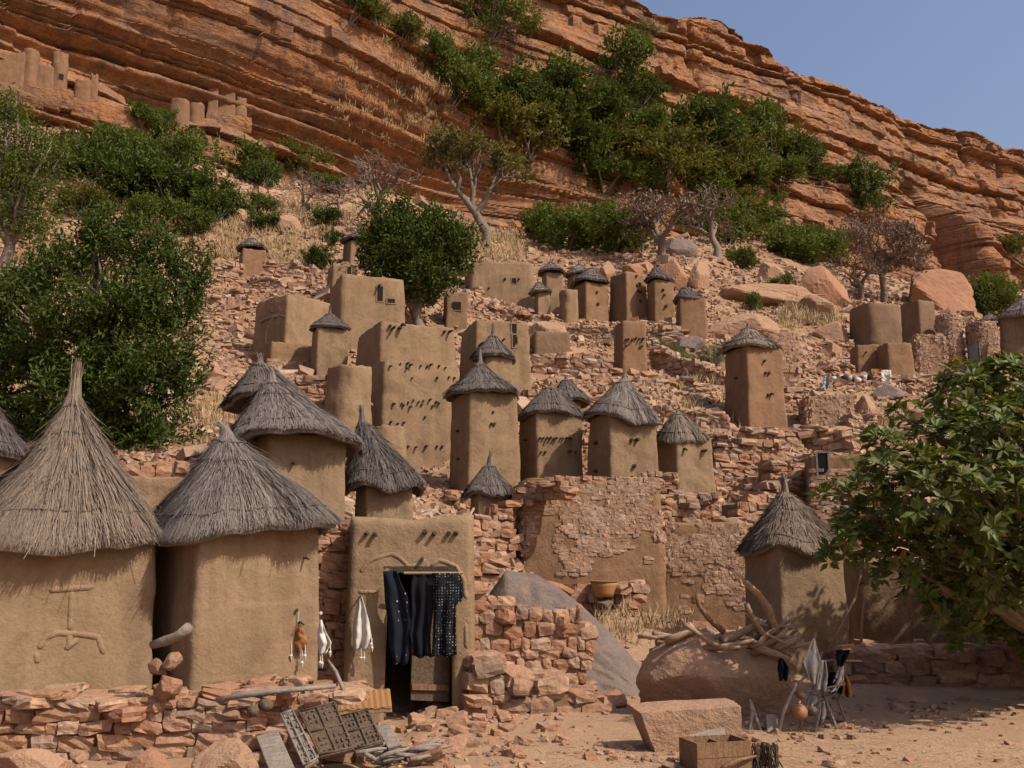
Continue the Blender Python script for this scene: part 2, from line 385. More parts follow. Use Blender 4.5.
# ------------------------------------------------------------------ data of the standing masses (read off the photograph, each with its own distance)
# name, label, category, L, C, R, ytop, ybase, D, material, extras
GR = [ # granaries: L, C(near corner), R, eave y, base y, D, roof (apex x, apex y, left, right), options
 dict(k='G1', L=-46, C=-30, R=149, e=527, b=700, D=9.0, roof=(74, 395, -16, 163), lift=.16, tip=.34, tp=.04, mat='MUDN', th='THATCHB', ns=11000, pw=1.25, bend=(.02, 0), lab='big smooth mud granary at the left edge with a tall shaggy brown thatch cone'),
 dict(k='G2', L=146, C=190, R=323, e=524, b=696, D=9.6, roof=(227, 434, 148, 331), tip=.13, tp=.03, mat='MUDN', th='THATCH', ns=11000, pw=1.0, bend=(-.1, 0), lab='wide smooth granary beside the doorway, broad grey thatch hat, tan pouch on its wall'),
 dict(k='G3', L=243, C=262, R=346, e=440, b=560, D=12.8, roof=(272, 380, 226, 354), tip=.2, mat='MUDN', th='THATCH', ns=7000, pw=.95, bend=(-.05, 0), lab='granary behind the broad-hatted one with drooping grey thatch sloping down rightwards'),
 dict(k='G4', L=236, C=250, R=308, e=402, b=500, D=15.5, roof=(260, 362, 224, 311), tip=.15, mat='MUDN', th='THATCHD', ns=4000, pw=.9, bend=(0, 0), lab='granary mostly hidden behind two others, rounded grey thatch and a sliver of wall'),
 dict(k='G5', L=352, C=364, R=413, e=484, b=560, D=14.2, roof=(362, 420, 342, 423), tip=.22, mat='MUDN', th='THATCHD', ns=4500, pw=1.0, bend=(-.03, 0), lab='low granary above the doorway house with a lopsided dark thatch cone'),
 dict(k='G0', L=-75, C=-60, R=8, e=458, b=560, D=13.0, roof=(-14, 396, -60, 24), tip=.1, mat='MUDN', th='THATCHD', ns=4000, pw=1.0, bend=(0, 0), lab='granary cut off by the left edge, a grey curve of thatch before the tree'),
 dict(k='M1', L=448, C=468, R=522, e=394, b=494, D=21.0, roof=(480, 362, 444, 516), tip=.3, mat='MUD', th='THATCHD', ns=3500, pw=1.15, bend=(0, 0), lab='tallest tan granary of the terrace row, leftmost, spiked tip on its grey thatch'),
 dict(k='M2', L=518, C=536, R=586, e=414, b=487, D=21.6, roof=(551, 386, 517, 582), tip=.1, mat='MUD', th='THATCHD', ns=3000, pw=.9, bend=(0, 0), lab='terrace granary with dark patched thatch and a dotted line of small holes'),
 dict(k='M2b', L=552, C=562, R=584, e=402, b=470, D=24.0, roof=(566, 379, 548, 590), tip=.08, mat='MUD', th='THATCHD', ns=1800, pw=.9, bend=(0, 0), lab='granary hidden behind the one with dotted holes, only its dark peak showing'),
 dict(k='M3', L=586, C=610, R=660, e=418, b=482, D=20.6, roof=(624, 378, 586, 657), tip=.16, mat='MUD', th='THATCH', ns=4000, pw=1.0, bend=(0, 0), lab='terrace granary with a neat wide brush-edged thatch cone and two pegs'),
 dict(k='M4', L=655, C=678, R=716, e=440, b=496, D=21.5, roof=(678, 412, 654, 706), tip=.06, mat='MUD', th='THATCHB', ns=2600, pw=.85, bend=(0, 0), lab='squat granary ending the terrace row at right with slumped brown thatch'),
 dict(k='M5', L=467, C=478, R=510, e=492, b=540, D=17.6, roof=(489, 464, 464, 513), tip=.22, mat='MUD', th='THATCHD', ns=3000, pw=1.0, bend=(.02, 0), lab='small granary with steep dark thatch at the big terrace wall left corner'),
 dict(k='M6', L=474, C=486, R=513, e=358, b=392, D=25.5, roof=(493, 334, 471, 514), tip=.3, mat='MUD', th='THATCHD', ns=1800, pw=1.1, bend=(0, 0), lab='granary with narrow dark thatch just above and behind the tallest terrace granary'),
 dict(k='G6', L=310, C=316, R=348, e=328, b=367, D=26.5, roof=(330, 314, 309, 348), tip=.26, mat='MUD', th='THATCHD', ns=1800, pw=.95, bend=(0, 0), lab='small square granary with pale spiked tip, left of the peg-studded house'),
 dict(k='G7', L=238, C=241, R=266, e=249, b=271, D=44.0, roof=(251, 238, 237, 265), tip=.05, mat='MUDR', th='THATCHD', ns=700, pw=.9, bend=(0, 0), lab='lone reddish granary high on the left slope with a small dark cap'),
 dict(k='G8', L=342, C=350, R=370, e=241, b=262, D=44.0, roof=(359, 232, 341, 373), tip=.25, mat='MUD', th='THATCHD', ns=700, pw=1, bend=(0, 0), lab='small granary with a peaked grey cap peeping out left of the dark crowned tree'),
 dict(k='T1', L=541, C=546, R=564, e=273, b=312, D=42.0, roof=(551, 262, 537, 564), tip=.22, mat='MUD', th='THATCH', ns=900, pw=1, bend=(0, 0), lab='tan granary with a neat pale cone, upper left of the topmost granary cluster'),
 dict(k='T0', L=534, C=538, R=551, e=293, b=314, D=39.5, roof=(538, 282, 528, 550), tip=.16, mat='MUD', th='THATCH', ns=900, pw=1, bend=(0, 0), lab='smallest granary of the topmost cluster, in front of the neat pale cone'),
 dict(k='T2', L=567, C=573, R=590, e=275, b=305, D=44.0, roof=(579, 264, 565, 592), tip=.16, mat='MUD', th='THATCH', ns=900, pw=1, bend=(0, 0), lab='granary with pale cone half hidden behind the bulky dark cap, topmost cluster'),
 dict(k='T3', L=572, C=586, R=610, e=283, b=323, D=40.5, roof=(592, 268, 571, 609), tip=.05, mat='MUDR', th='THATCHD', ns=900, pw=.85, bend=(0, 0), lab='tall reddish granary of the topmost cluster under a bulky dark cap'),
 dict(k='T5', L=647, C=655, R=676, e=281, b=325, D=40.0, roof=(655, 267, 646, 675), tip=.12, mat='MUDR', th='THATCHD', ns=900, pw=.95, bend=(0, 0), lab='narrow granary with crooked dark cap, right of the topmost roofless tower'),
 dict(k='T6', L=676, C=680, R=707, e=300, b=327, D=38.0, roof=(684, 287, 674, 703), tip=.04, mat='MUDR', th='THATCHD', ns=900, pw=.85, bend=(0, 0), lab='low squat granary with a folded dark cap, rightmost of the topmost cluster'),
 dict(k='T9', L=724, C=749, R=787, e=347, b=424, D=28.0, roof=(748, 327, 722, 777), tip=.1, mat='MUDR', th='THATCHB', ns=1500, pw=.95, bend=(0, 0), lab='tall lone reddish granary on the scree right of centre, shallow thatch cap'),
 dict(k='D1', L=744, C=783, R=850, e=545, b=646, D=13.2, roof=(785, 492, 742, 838), tip=.26, mat='MUDN', th='THATCHB', ns=6000, pw=.95, bend=(-.02, 0), lab='granary beside the broad-leaved tree, peaked thatch, leaf shadows on its wall'),
 dict(k='D2', L=1002, C=1004, R=1052, e=318, b=362, D=37.0, roof=(1022, 298, 1000, 1050), tip=.1, mat='MUDB', th='THATCHD', ns=900, pw=.95, bend=(0, 0), lab='granary cut off by the right edge, grey thatch cap, upper slope'),
 dict(k='D3', L=980, C=984, R=998, e=322, b=345, D=42.0, roof=(989, 314, 979, 1000), tip=.1, mat='MUDB', th='THATCH', ns=600, pw=1, bend=(0, 0), lab='tiny pale thatch cone peeping over the round stone houses at far right'),
]
HS = [ # flat-topped houses and mud walls: L, C, R, top, base, D
 dict(k='H1b', L=350, C=376, R=461, t=319, b=420, D=24.6, mat='MUD', lab='upper mud block with few paired beam ends, rising above the peg-studded house'),
 dict(k='H1a', L=350, C=380, R=466, t=358, b=474, D=23.6, mat='MUD', lab='large tan mud house studded with rows of short dark beams'),
 dict(k='H2', L=326, C=338, R=406, t=272, b=335, D=31.0, mat='MUD', lab='tan mud house with narrow slit windows below the dark crowned tree'),
 dict(k='H2t', L=325, C=331, R=357, t=262, b=300, D=33.0, mat='MUD', lab='small slotted mud turret at the left end of the slit-windowed house'),
 dict(k='H3', L=250, C=284, R=332, t=292, b=372, D=28.5, mat='MUD', lab='low slumped mud house with a forked stick leaning on its wall'),
 dict(k='H4', L=315, C=345, R=378, t=362, b=452, D=21.5, n=2.6, mat='MUD', lab='rounded tan mud tower standing against the left side of the peg-studded house'),
 dict(k='H4b', L=364, C=376, R=410, t=424, b=488, D=20.0, n=3, mat='MUD', lab='low rounded mud block at the foot of the peg-studded house'),
 dict(k='H5', L=458, C=474, R=533, t=318, b=402, D=27.0, mat='MUD', lab='square mud house with slot windows behind the narrow dark thatch cone'),
 dict(k='H6', L=442, C=446, R=468, t=291, b=330, D=35.0, mat='MUDB', lab='small brown mud house with a dark doorway right under the dark crowned tree'),
 dict(k='H7', L=462, C=470, R=536, t=259, b=292, D=43.0, mat='MUD', lab='long low mud house with crumbled top, left of the topmost granary cluster'),
 dict(k='T4', L=609, C=627, R=649, t=270, b=318, D=40.5, mat='MUDR', lab='roofless reddish mud tower with two paired holes, centre of the topmost cluster'),
 dict(k='T7', L=614, C=623, R=648, t=320, b=376, D=34.0, mat='MUDR', lab='roofless slender mud tower standing alone on scree below the topmost cluster'),
 dict(k='T8', L=557, C=566, R=581, t=288, b=322, D=39.0, n=3, mat='MUD', lab='mud slab with rounded top beside the smallest granary of the topmost cluster'),
 dict(k='TW1', L=506, C=518, R=672, t=478, b=622, D=17.4, mat='MUDR', lab='big red mud terrace wall with stones showing through, under the row of granaries'),
 dict(k='TW2', L=655, C=661, R=752, t=522, b=622, D=18.0, mat='MUDR', lab='lower reddish mud wall carrying on right of the big terrace wall'),
 dict(k='BW', L=96, C=104, R=196, t=474, b=560, D=12.6, mat='MUD', lab='short tan mud wall topped with loose stones between the two nearest granaries'),
 dict(k='R1', L=850, C=858, R=881, t=344, b=374, D=37.0, mat='MUDR', lab='left one of two small reddish mud blocks above the pale hanging cloth'),
 dict(k='R2', L=877, C=889, R=914, t=342, b=374, D=36.0, mat='MUDR', lab='right one of two small reddish mud blocks above the pale hanging cloth'),
 dict(k='R3', L=846, C=870, R=908, t=301, b=345, D=43.0, n=4, mat='MUDB', lab='rounded-corner brown mud house at the left end of the upper right house group'),
 dict(k='R4', L=904, C=922, R=938, t=299, b=352, D=41.0, mat='MUDB', lab='tall narrow brown mud house between the rounded house and the stone towers'),
 dict(k='R5', L=934, C=950, R=970, t=313, b=370, D=40.0, n=2.2, mat='MUDR', st=1, lab='round tower of reddish stones in the upper right house group'),
 dict(k='R6', L=966, C=980, R=1005, t=320, b=372, D=39.5, n=3, mat='MUDR', st=1, lab='stone-faced house with a grey metal door and a bare pole, upper right'),
 dict(k='R7', L=910, C=918, R=946, t=335, b=372, D=39.0, mat='MUDR', st=1, lab='low stone-faced wall in front of the round reddish tower'),
 dict(k='R8', L=806, C=812, R=872, t=455, b=548, D=19.2, mat='MUDR', lab='broken mud house front with a crooked window frame, left of the broad-leaved tree'),
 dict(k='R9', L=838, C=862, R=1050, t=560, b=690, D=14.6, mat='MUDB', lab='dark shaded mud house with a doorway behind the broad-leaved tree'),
 dict(k='R10', L=798, C=808, R=853, t=395, b=430, D=29.5, mat='MUDR', st=1, lab='crumbling red mud wall block on the slope left of the pale block boulder'),
 dict(k='H3b', L=256, C=268, R=314, t=340, b=396, D=27.2, mat='MUDR', lab='reddish mud base wall under the low slumped house'),
 dict(k='S2', L=528, C=534, R=572, t=330, b=356, D=34.0, mat='MUDB', lab='brown collapsed mud lump with a dark hollow right of the slot-windowed house'),
 dict(k='S1', L=752, C=765, R=800, t=272+60, b=372, D=34.5, mat='MUDR', st=1, lab='stone-faced ruin standing behind the tall lone granary'),
]
def ctr(g):
    yb = g['b']; return P((g['L']+g['R'])/2, yb, g['D'])
# ------------------------------------------------------------------ terrain
CP = []
for g in GR+HS:
    c = ctr(g); w = (g['R']-g['L'])/F*g['D']
    CP.append((c.x, c.y+w*.4, c.z))
for px, py, D in [(40, 695, 9.3), (230, 690, 9.8), (330, 700, 10.4), (410, 706, 11.2), (520, 715, 11.6), (600, 690, 12.3), (560, 612, 15.2), (640, 612, 15.8), (720, 640, 14.3),
                  (950, 690, 12.4), (820, 690, 12.3), (700, 690, 12.3), (190, 350, 27), (215, 420, 19), (700, 470, 24), (760, 470, 23), (830, 400, 31), (900, 395, 33), (960, 385, 35),
                  (560, 345, 36), (560, 385, 29), (690, 390, 30), (150, 250, 46), (60, 240, 46), (320, 240, 48), (200, 170, 56), (100, 175, 52), (420, 225, 62), (500, 245, 60), (620, 250, 58),
                  (700, 262, 55), (770, 330, 42), (820, 300, 50), (900, 300, 60), (980, 310, 62), (780, 268, 70), (860, 285, 85), (740, 238, 80), (940, 300, 95), (350, 190, 66), (260, 190, 60), (560, 240, 70), (-60, 420, 22), (-200, 400, 30), (1200, 380, 40), (1300, 520, 20), (1300, 650, 13.5)]:
    CP.append(tuple(P(px, py, D)))
for x in np.linspace(-14, 14, 8):
    for y in (-6, 0, 4, 8.2): CP.append((x, y, 0.0 if x > -1 or y < 8 else -.12))
for x in (-60, -30, 30, 60):
    for y in (-25, -5): CP.append((x, y, 0))
# cliff foot line
STR = np.array([(-95, -10), (-62, 30), (-31, 60), (-3, 88), (17, 102), (45, 118), (68, 134), (110, 155), (170, 180)], float)
def smooth_poly(Q, n):
    d = np.r_[0, np.cumsum(np.hypot(*np.diff(Q, axis=0).T))]
    t = np.linspace(0, d[-1], n)
    x = np.interp(t, d, Q[:, 0]); y = np.interp(t, d, Q[:, 1])
    k = np.ones(41)/41
    xp = np.convolve(np.pad(x, 20, 'edge'), k, 'valid'); yp = np.convolve(np.pad(y, 20, 'edge'), k, 'valid')
    return t, xp, yp
ST, SX, SY = smooth_poly(STR, 1000)
SNX = np.gradient(SY); SNY = -np.gradient(SX); q = np.hypot(SNX, SNY); SNX /= q; SNY /= q
for i in range(120, 1000, 85):
    CP.append((SX[i]+SNX[i]*2, SY[i]+SNY[i]*2, 28.5 if SX[i] < 15 else 25.5)); CP.append((SX[i]-SNX[i]*12, SY[i]-SNY[i]*12, 28))
CP += [(90, 20, 3), (90, 70, 14), (60, 60, 17), (-55, 10, 6), (-60, 0, 6), (120, 100, 22), (-20, 190, 30), (60, 220, 30), (-100, 100, 30), (200, 60, 5), (200, -30, 0), (-150, -40, 5), (180, 230, 30), (-150, 220, 30)]
CP = np.array(CP)
def _U(r2): return .5*r2*np.log(r2+1e-9)
def tps_fit(C, lam):
    n = len(C); d2 = ((C[:, None, :2]-C[None, :, :2])**2).sum(-1)
    A = np.zeros((n+3, n+3)); A[:n, :n] = _U(d2)+np.eye(n)*lam
    A[:n, n] = 1; A[:n, n+1:n+3] = C[:, :2]; A[n, :n] = 1; A[n+1:n+3, :n] = C[:, :2].T
    b = np.zeros(n+3); b[:n] = C[:, 2]
    return np.linalg.solve(A, b)
TW = tps_fit(CP, 1.2)
def terr(X, Y):
    X = np.atleast_1d(np.asarray(X, float)); Y = np.atleast_1d(np.asarray(Y, float)); sh = X.shape
    X = X.ravel(); Y = Y.ravel(); out = np.zeros(len(X))
    for i in range(0, len(X), 20000):
        x = X[i:i+20000]; y = Y[i:i+20000]
        d2 = (x[:, None]-CP[None, :, 0])**2+(y[:, None]-CP[None, :, 1])**2
        out[i:i+20000] = _U(d2)@TW[:-3]+TW[-3]+TW[-2]*x+TW[-1]*y
    # the open ground in front stays level
    lev = np.clip((Y-11.6+np.clip(-X-1.2, 0, 1)*2.2)/3.5, 0, 1)
    out = out*lev+np.where(X < -1, -.08, 0)*(1-lev)
    rough = np.clip((Y-12)/8, 0, 1)
    out += rough*(.28*fbm(X*.35, Y*.35, 0, 3, 3)+.10*fbm(X*1.6, Y*1.6, 0, 5, 3))+.022*fbm(X*1.8, Y*1.8, 0, 9, 3)+.008*vn(X*9, Y*9, 0, 4)
    out += np.clip((Y-30)/30, 0, 1)*.5*fbm(X*.22, Y*.22, 0, 13, 4)
    return np.clip(out, -.6, 36).reshape(sh)
def tz(x, y): return float(terr(x, y)[0])
nx, ny = 420, 430
uu = np.linspace(-1, 1, nx); xs = 230*np.sinh(uu*4.6)/np.sinh(4.6)+5*uu
vv = np.linspace(0, 1, ny); ys = np.r_[np.linspace(-60, 3, 24), 3.15+(210-3.15)*((np.exp(vv*3.6)-1)/(np.exp(3.6)-1))]
ny = len(ys)
GX, GY = np.meshgrid(xs, ys); GZ = terr(GX, GY)
ii = np.arange(ny*nx).reshape(ny, nx)
TF = np.stack([ii[:-1, :-1], ii[:-1, 1:], ii[1:, 1:], ii[1:, :-1]], -1).reshape(-1, 4)
TV = np.stack([GX.ravel(), GY.ravel(), GZ.ravel()], -1)
ground = tag(obj('ground', TV, TF, GROUND, smooth=True), kind='structure')
# wide plain the village stands on, out to the horizon
a = 900.0
far = tag(obj('plain', [(-a, -a, -.75), (a, -a, -.75), (a, a, -.75), (-a, a, -.75)], [[0, 1, 2, 3]], GROUND), kind='structure')

# ------------------------------------------------------------------ cliff: bedded sandstone with an overhang, a bushy ledge and a cleft
ncol, nrow = 1150, 430
i0, i1 = 150, 985
sI = np.linspace(i0, i1, ncol)
s = np.interp(sI, np.arange(1000), ST); cx = np.interp(sI, np.arange(1000), SX); cy = np.interp(sI, np.arange(1000), SY)
nxn = np.interp(sI, np.arange(1000), SNX); nyn = np.interp(sI, np.arange(1000), SNY)
tX, tY = cx-nxn*8, cy-nyn*8
pxs = 512+F*tX/(tY*cp+(55-CAMZ)*sp)
sky = np.interp(pxs, [560, 600, 640, 660, 680, 700, 730, 746, 760, 775, 790, 800, 830, 860, 900, 930, 960, 990, 1024, 1100, 1300], [-60, -40, -12, 0, 9, 8, 11, 16, 26, 42, 55, 60, 74, 89, 105, 118, 124, 132, 143, 170, 220])
v_ = (384-sky)/F
ztop = CAMZ+(sp+v_*cp)*tY/(cp-v_*sp)
ztop = np.clip(ztop, 40, 84)+.35*fbm(s*.35, 0, 0, 71, 4)+.3*np.round(fbm(s*.12, 0, 3, 72, 2)*2)
t_ = np.linspace(0, 1, nrow)[:, None]
H = 18+(ztop[None, :]-18)*t_
CZm = H.copy(); H = H-3.2
S2 = np.broadcast_to(s[None, :], H.shape); PX = np.broadcast_to(pxs[None, :], H.shape)
hl = np.array([18, 24, 27.4, 28.6, 29.3, 30.5, 32, 33.5, 36, 39, 42.5, 44.0, 45.0, 47.0, 48.0, 51, 55, 58, 70])
ol = np.array([5.0, 3.6, 3.0, 2.0, -1.6, -2.6, -2.2, -.9, 1.0, 1.9, 1.3, .4, -2.0, -5.6, -6.3, -6.4, -7.2, -8.0, -9.5])
orr = np.array([5.5, 4.2, 3.4, 3.0, 2.5, 2.2, 1.6, 1.4, 1.1, .3, -.8, -1.8, -3.2, -4.6, -5.2, -5.9, -7.0, -8.0, -9.5])
Hw0 = H+.8*fbm(S2*.04, 0, 0, 90, 2)
wl = np.clip((560-PX)/220, 0, 1); wl = wl*wl*(3-2*wl)
O = np.interp(Hw0, hl, ol)*wl+np.interp(Hw0, hl, orr)*(1-wl)
# beds
rs = np.random.RandomState(5)
th = rs.choice([.22, .35, .5, .8, 1.3, 1.9], 120, p=[.16, .2, .2, .19, .15, .10]); bd = 10+np.cumsum(th)
Hw = H+.022*(S2-90)+.9*fbm(S2*.035, H*.06, 0, 31, 3)+.12*fbm(S2*.5, H*.7, 0, 33, 3)
# the folded block beside the cleft
fold = np.exp(-((PX-935)/45)**2)*np.clip((47-H)/6, 0, 1)
Hw = Hw+fold*np.abs(PX-925)*.055
bi = np.clip(np.searchsorted(bd, Hw), 1, 119); fr = (Hw-bd[bi-1])/(bd[bi]-bd[bi-1]); thk = th[bi]
boff = rs.normal(0, .55, 120)[bi]
boff = boff*(.55+.75*fbm(S2*.06, bi*3.1, 0, 41, 3))
L = (1.0+3.5*rs.rand(120))[bi]*(.5+thk)
blk = np.floor(S2/L+bi*7.3+.35*fbm(S2*.4, bi*2.0, 0, 45, 2))
bro = .45*_h(blk, bi.astype(float), np.zeros_like(blk), 8)*np.clip(thk, .4, 1.2)
bf = S2/L+bi*7.3; bf = np.abs((bf-np.floor(bf))-.5)*2
crack = -.12*np.clip((bf-.93)/.07, 0, 1)
edge = -.38*np.clip(1-np.minimum(fr, 1-fr)*thk/.1, 0, 1)
smoothzone = wl*np.clip((H-29)/1.5, 0, 1)*np.clip((36.5-H)/2, 0, 1)
amp = (1-.55*smoothzone)*(1+.25*np.clip((PX-480)/200, 0, 1))
O = O+amp*(boff+bro+crack+edge)
O += .9*fbm(S2*.07, H*.16, 0, 51, 4)+.14*fbm(S2*1.1, H*1.6, 0, 53, 3)
ro = np.clip((PX-480)/200, 0, 1); O += ro*(.75*fbm(S2*.28, H*.42, 0, 54, 4)+.3*np.abs(fbm(S2*.7, H*1.1, 0, 56, 3)))
# long stepped seams in the overhang ceiling
O += smoothzone*.25*np.sin(H*5.5+fbm(S2*.05, H*.1, 0, 57, 2)*4)
# small caves low in the wall at left
for (pc, hc, wc, hh, dp) in ((325, 29.3, 5.0, 1.3, 1.8), (120, 28.7, 3.5, .9, 1.2), (235, 30.0, 3.0, 1.1, 1.3), (760, 31, 4, 1.0, 1.5)):
    sc = np.interp(pc, pxs, s)
    O -= dp*np.exp(-((S2-sc)/wc)**4-((H-hc)/hh)**4)
sc = np.interp(893, pxs, s)
cl = np.clip((H-33)/3, 0, 1)*np.clip((50-H)/3, 0, 1)
O -= 5.5*np.exp(-((S2-sc+.06*(H-40))/1.7)**2)*cl
O += 3.6*np.clip((S2-sc-.8)/1.2, 0, 1)*np.exp(-np.clip((S2-sc-2)/9, 0, 9)**2)*np.clip((48-H)/4, 0, 1)
for pc, dp in ((700, 1.0), (800, .8), (975, 1.2), (1010, .8)):
    s1 = np.interp(pc, pxs, s); O -= dp*np.exp(-((S2-s1+.1*(H-48)+.5*fbm(H*.4, 0, 0, 61, 2))/.45)**2)*np.clip((H-46)/3, 0, 1)
# rounded brow
O -= 1.6*np.clip((t_-.965)/.035, 0, 1)**2
CXm = cx[None, :]+nxn[None, :]*O; CYm = cy[None, :]+nyn[None, :]*O
extra = []
for back, dz in ((1.2, .25), (3, .45), (7, .3), (18, .0), (45, -1), (90, -3)):
    jj = dz+.25*fbm(s*.3, back*1.0, 0, 77, 3)
    extra.append((CXm[-1]-nxn*back, CYm[-1]-nyn*back, CZm[-1]+jj))
CXm = np.vstack([CXm]+[e[0][None] for e in extra]); CYm = np.vstack([CYm]+[e[1][None] for e in extra]); CZm = np.vstack([CZm]+[e[2][None] for e in extra])
nr = CXm.shape[0]; ii = np.arange(nr*ncol).reshape(nr, ncol)
CF = np.stack([ii[:-1, :-1], ii[:-1, 1:], ii[1:, 1:], ii[1:, :-1]], -1).reshape(-1, 4)
CV = np.stack([CXm.ravel(), CYm.ravel(), CZm.ravel()], -1)
cliff = tag(obj('cliff', CV, CF, CLIFF, smooth=False), kind='structure')

BT = BVHTree.FromPolygons([tuple(v) for v in TV[::1]], TF.tolist()); BC = BVHTree.FromPolygons([tuple(v) for v in CV], CF.tolist())
def hit(px, py):
    d = ray(px, py).normalized(); o = Vector((0, 0, CAMZ)); best = None
    for b in (BT, BC):
        r = b.ray_cast(o, d)
        if r[0] is not None and (best is None or r[3] < best[3]): best = r
    return best[0] if best else P(px, py, 100)
# ------------------------------------------------------------------ builders
def srect(n, na):      # rounded square outline with evenly spread points
    k = na//4; pts = []
    for i in range(k): pts.append((1, -1+2*(i+.5)/k))
    for i in range(k): pts.append((1-2*(i+.5)/k, 1))
    for i in range(k): pts.append((-1, 1-2*(i+.5)/k))
    for i in range(k): pts.append((-1+2*(i+.5)/k, -1))
    q = np.array(pts); m = (np.abs(q[:, 0])**n+np.abs(q[:, 1])**n)**(1/n)
    return q/m[:, None]
def body_mesh(c, z0, z1, w, d, yaw, taper=.1, n=9, seed=0, na=88, nv=34, rough=.025, uneven=.04):
    R = srect(n, na); rows = []
    h = z1-z0
    prof = [(t, 1) for t in np.linspace(0, 1, nv)]
    rim = .06*min(w, 1.6)
    tops = [(1, 1-rim/w*.6, .35), (1, 1-rim/w*1.8, .8), (1, 1-rim/w*4, .9), (1, .5, .85), (1, .25, .85), (1, .02, .85)]
    ca, sa = math.cos(yaw), math.sin(yaw); V = []
    top_n = uneven*fbm(R[:, 0]*1.7+seed, R[:, 1]*1.7, seed, 3, 3)+uneven*.4*vn(R[:, 0]*6+seed, R[:, 1]*6, 0, 4)
    bulge = 1+.03*vn(R[:, 0]*1.3, R[:, 1]*1.3, seed*1.7, 9)
    for t, k in prof:
        s = k*(1+taper*(1-t))
        if t > .97: s *= 1-.3*rim/w
        x = R[:, 0]*w/2*s*bulge; y = R[:, 1]*d/2*s*bulge
        z = z0+h*t-(rim*.35 if t > .99 else 0)+top_n*t**6
        V.append(np.stack([x, y, z+0*x], -1))
    for t, k, up in tops:
        V.append(np.stack([R[:, 0]*w/2*k, R[:, 1]*d/2*k, z1-rim*.35+rim*.35*up+top_n*k], -1))
    V = np.stack(V); m = len(V)
    a = V.reshape(-1, 3); X = a[:, 0]*ca-a[:, 1]*sa+c[0]; Y = a[:, 0]*sa+a[:, 1]*ca+c[1]; Z = a[:, 2]
    rr = np.hypot(a[:, 0], a[:, 1])+1e-6
    dn = rough*(2.2*fbm(X*1.1, Y*1.1, Z*1.1, seed, 3)+.8*fbm(X*4.5, Y*4.5, Z*4.5, seed+5, 3))
    lim = np.clip(rr/(.4*min(w, d)), 0, 1)
    ux, uy = a[:, 0]/rr, a[:, 1]/rr
    X = X+(ux*ca-uy*sa)*dn*lim; Y = Y+(ux*sa+uy*ca)*dn*lim
    V = np.stack([X, Y, Z], -1)
    ii = np.arange(m*na).reshape(m, na)
    Fc = np.stack([ii[:-1], np.roll(ii[:-1], -1, 1), np.roll(ii[1:], -1, 1), ii[1:]], -1).reshape(-1, 4)
    return V, Fc
MATS = dict(MUD=MUD, MUDN=MUDN, MUDR=MUDR, MUDB=MUDB, THATCH=THATCH, THATCHB=THATCHB, THATCHD=THATCHD)
BV = {}                # key -> (root, BVH) of body walls for pegs and hangings
def footprint(g):
    D = g['D']; l, r = (g['C']-g['L'])/F, (g['R']-g['C'])/F
    rel = min(max(math.atan2(max(l, .001), r), .06), .8); yaw = rel-math.atan((g['C']-512)/F)
    k = D*cp+ (P(512, g['b'], D).z-CAMZ)*sp
    w = r*k/math.cos(rel); d = max(min(l*k/math.sin(rel), w*1.4), w*.7)
    if g.get('deep'): d = g['deep']
    co = P(g['C'], g['b'], D)           # near corner on the ground
    cc = co+Vector((math.cos(yaw)*w/2-math.sin(yaw)*d/2, math.sin(yaw)*w/2+math.cos(yaw)*d/2, 0))
    return co, cc, w, d, yaw
def body(g, parent, zt, name='wall', mat=None):
    co, cc, w, d, yaw = footprint(g)
    seed = sum(map(ord, g['k']))
    zlow = min(tz(cc.x+a*w*.6, cc.y+b*d*.6) for a in (-1, 0, 1) for b in (-1, 0, 1)); z0 = min(zlow, co.z)-.35
    tp = g.get('tp', .10)*1.0
    ww, dd = w/(1+tp*.55), d/(1+tp*.55)
    far_ = g['D'] > 30
    V, Fc = body_mesh(cc, z0, zt, ww, dd, yaw, tp, g.get('n', 22), seed, 56 if far_ else 96, 20 if far_ else 40, .022 if 'MUDN' == g['mat'] else .032, g.get('un', .05))
    o = obj(name, V, Fc, mat or MATS[g['mat']], parent, smooth=True)
    BV[g['k']] = (parent, BVHTree.FromPolygons([tuple(v) for v in V], Fc.tolist()), yaw)
    return o, cc, ww, dd, yaw
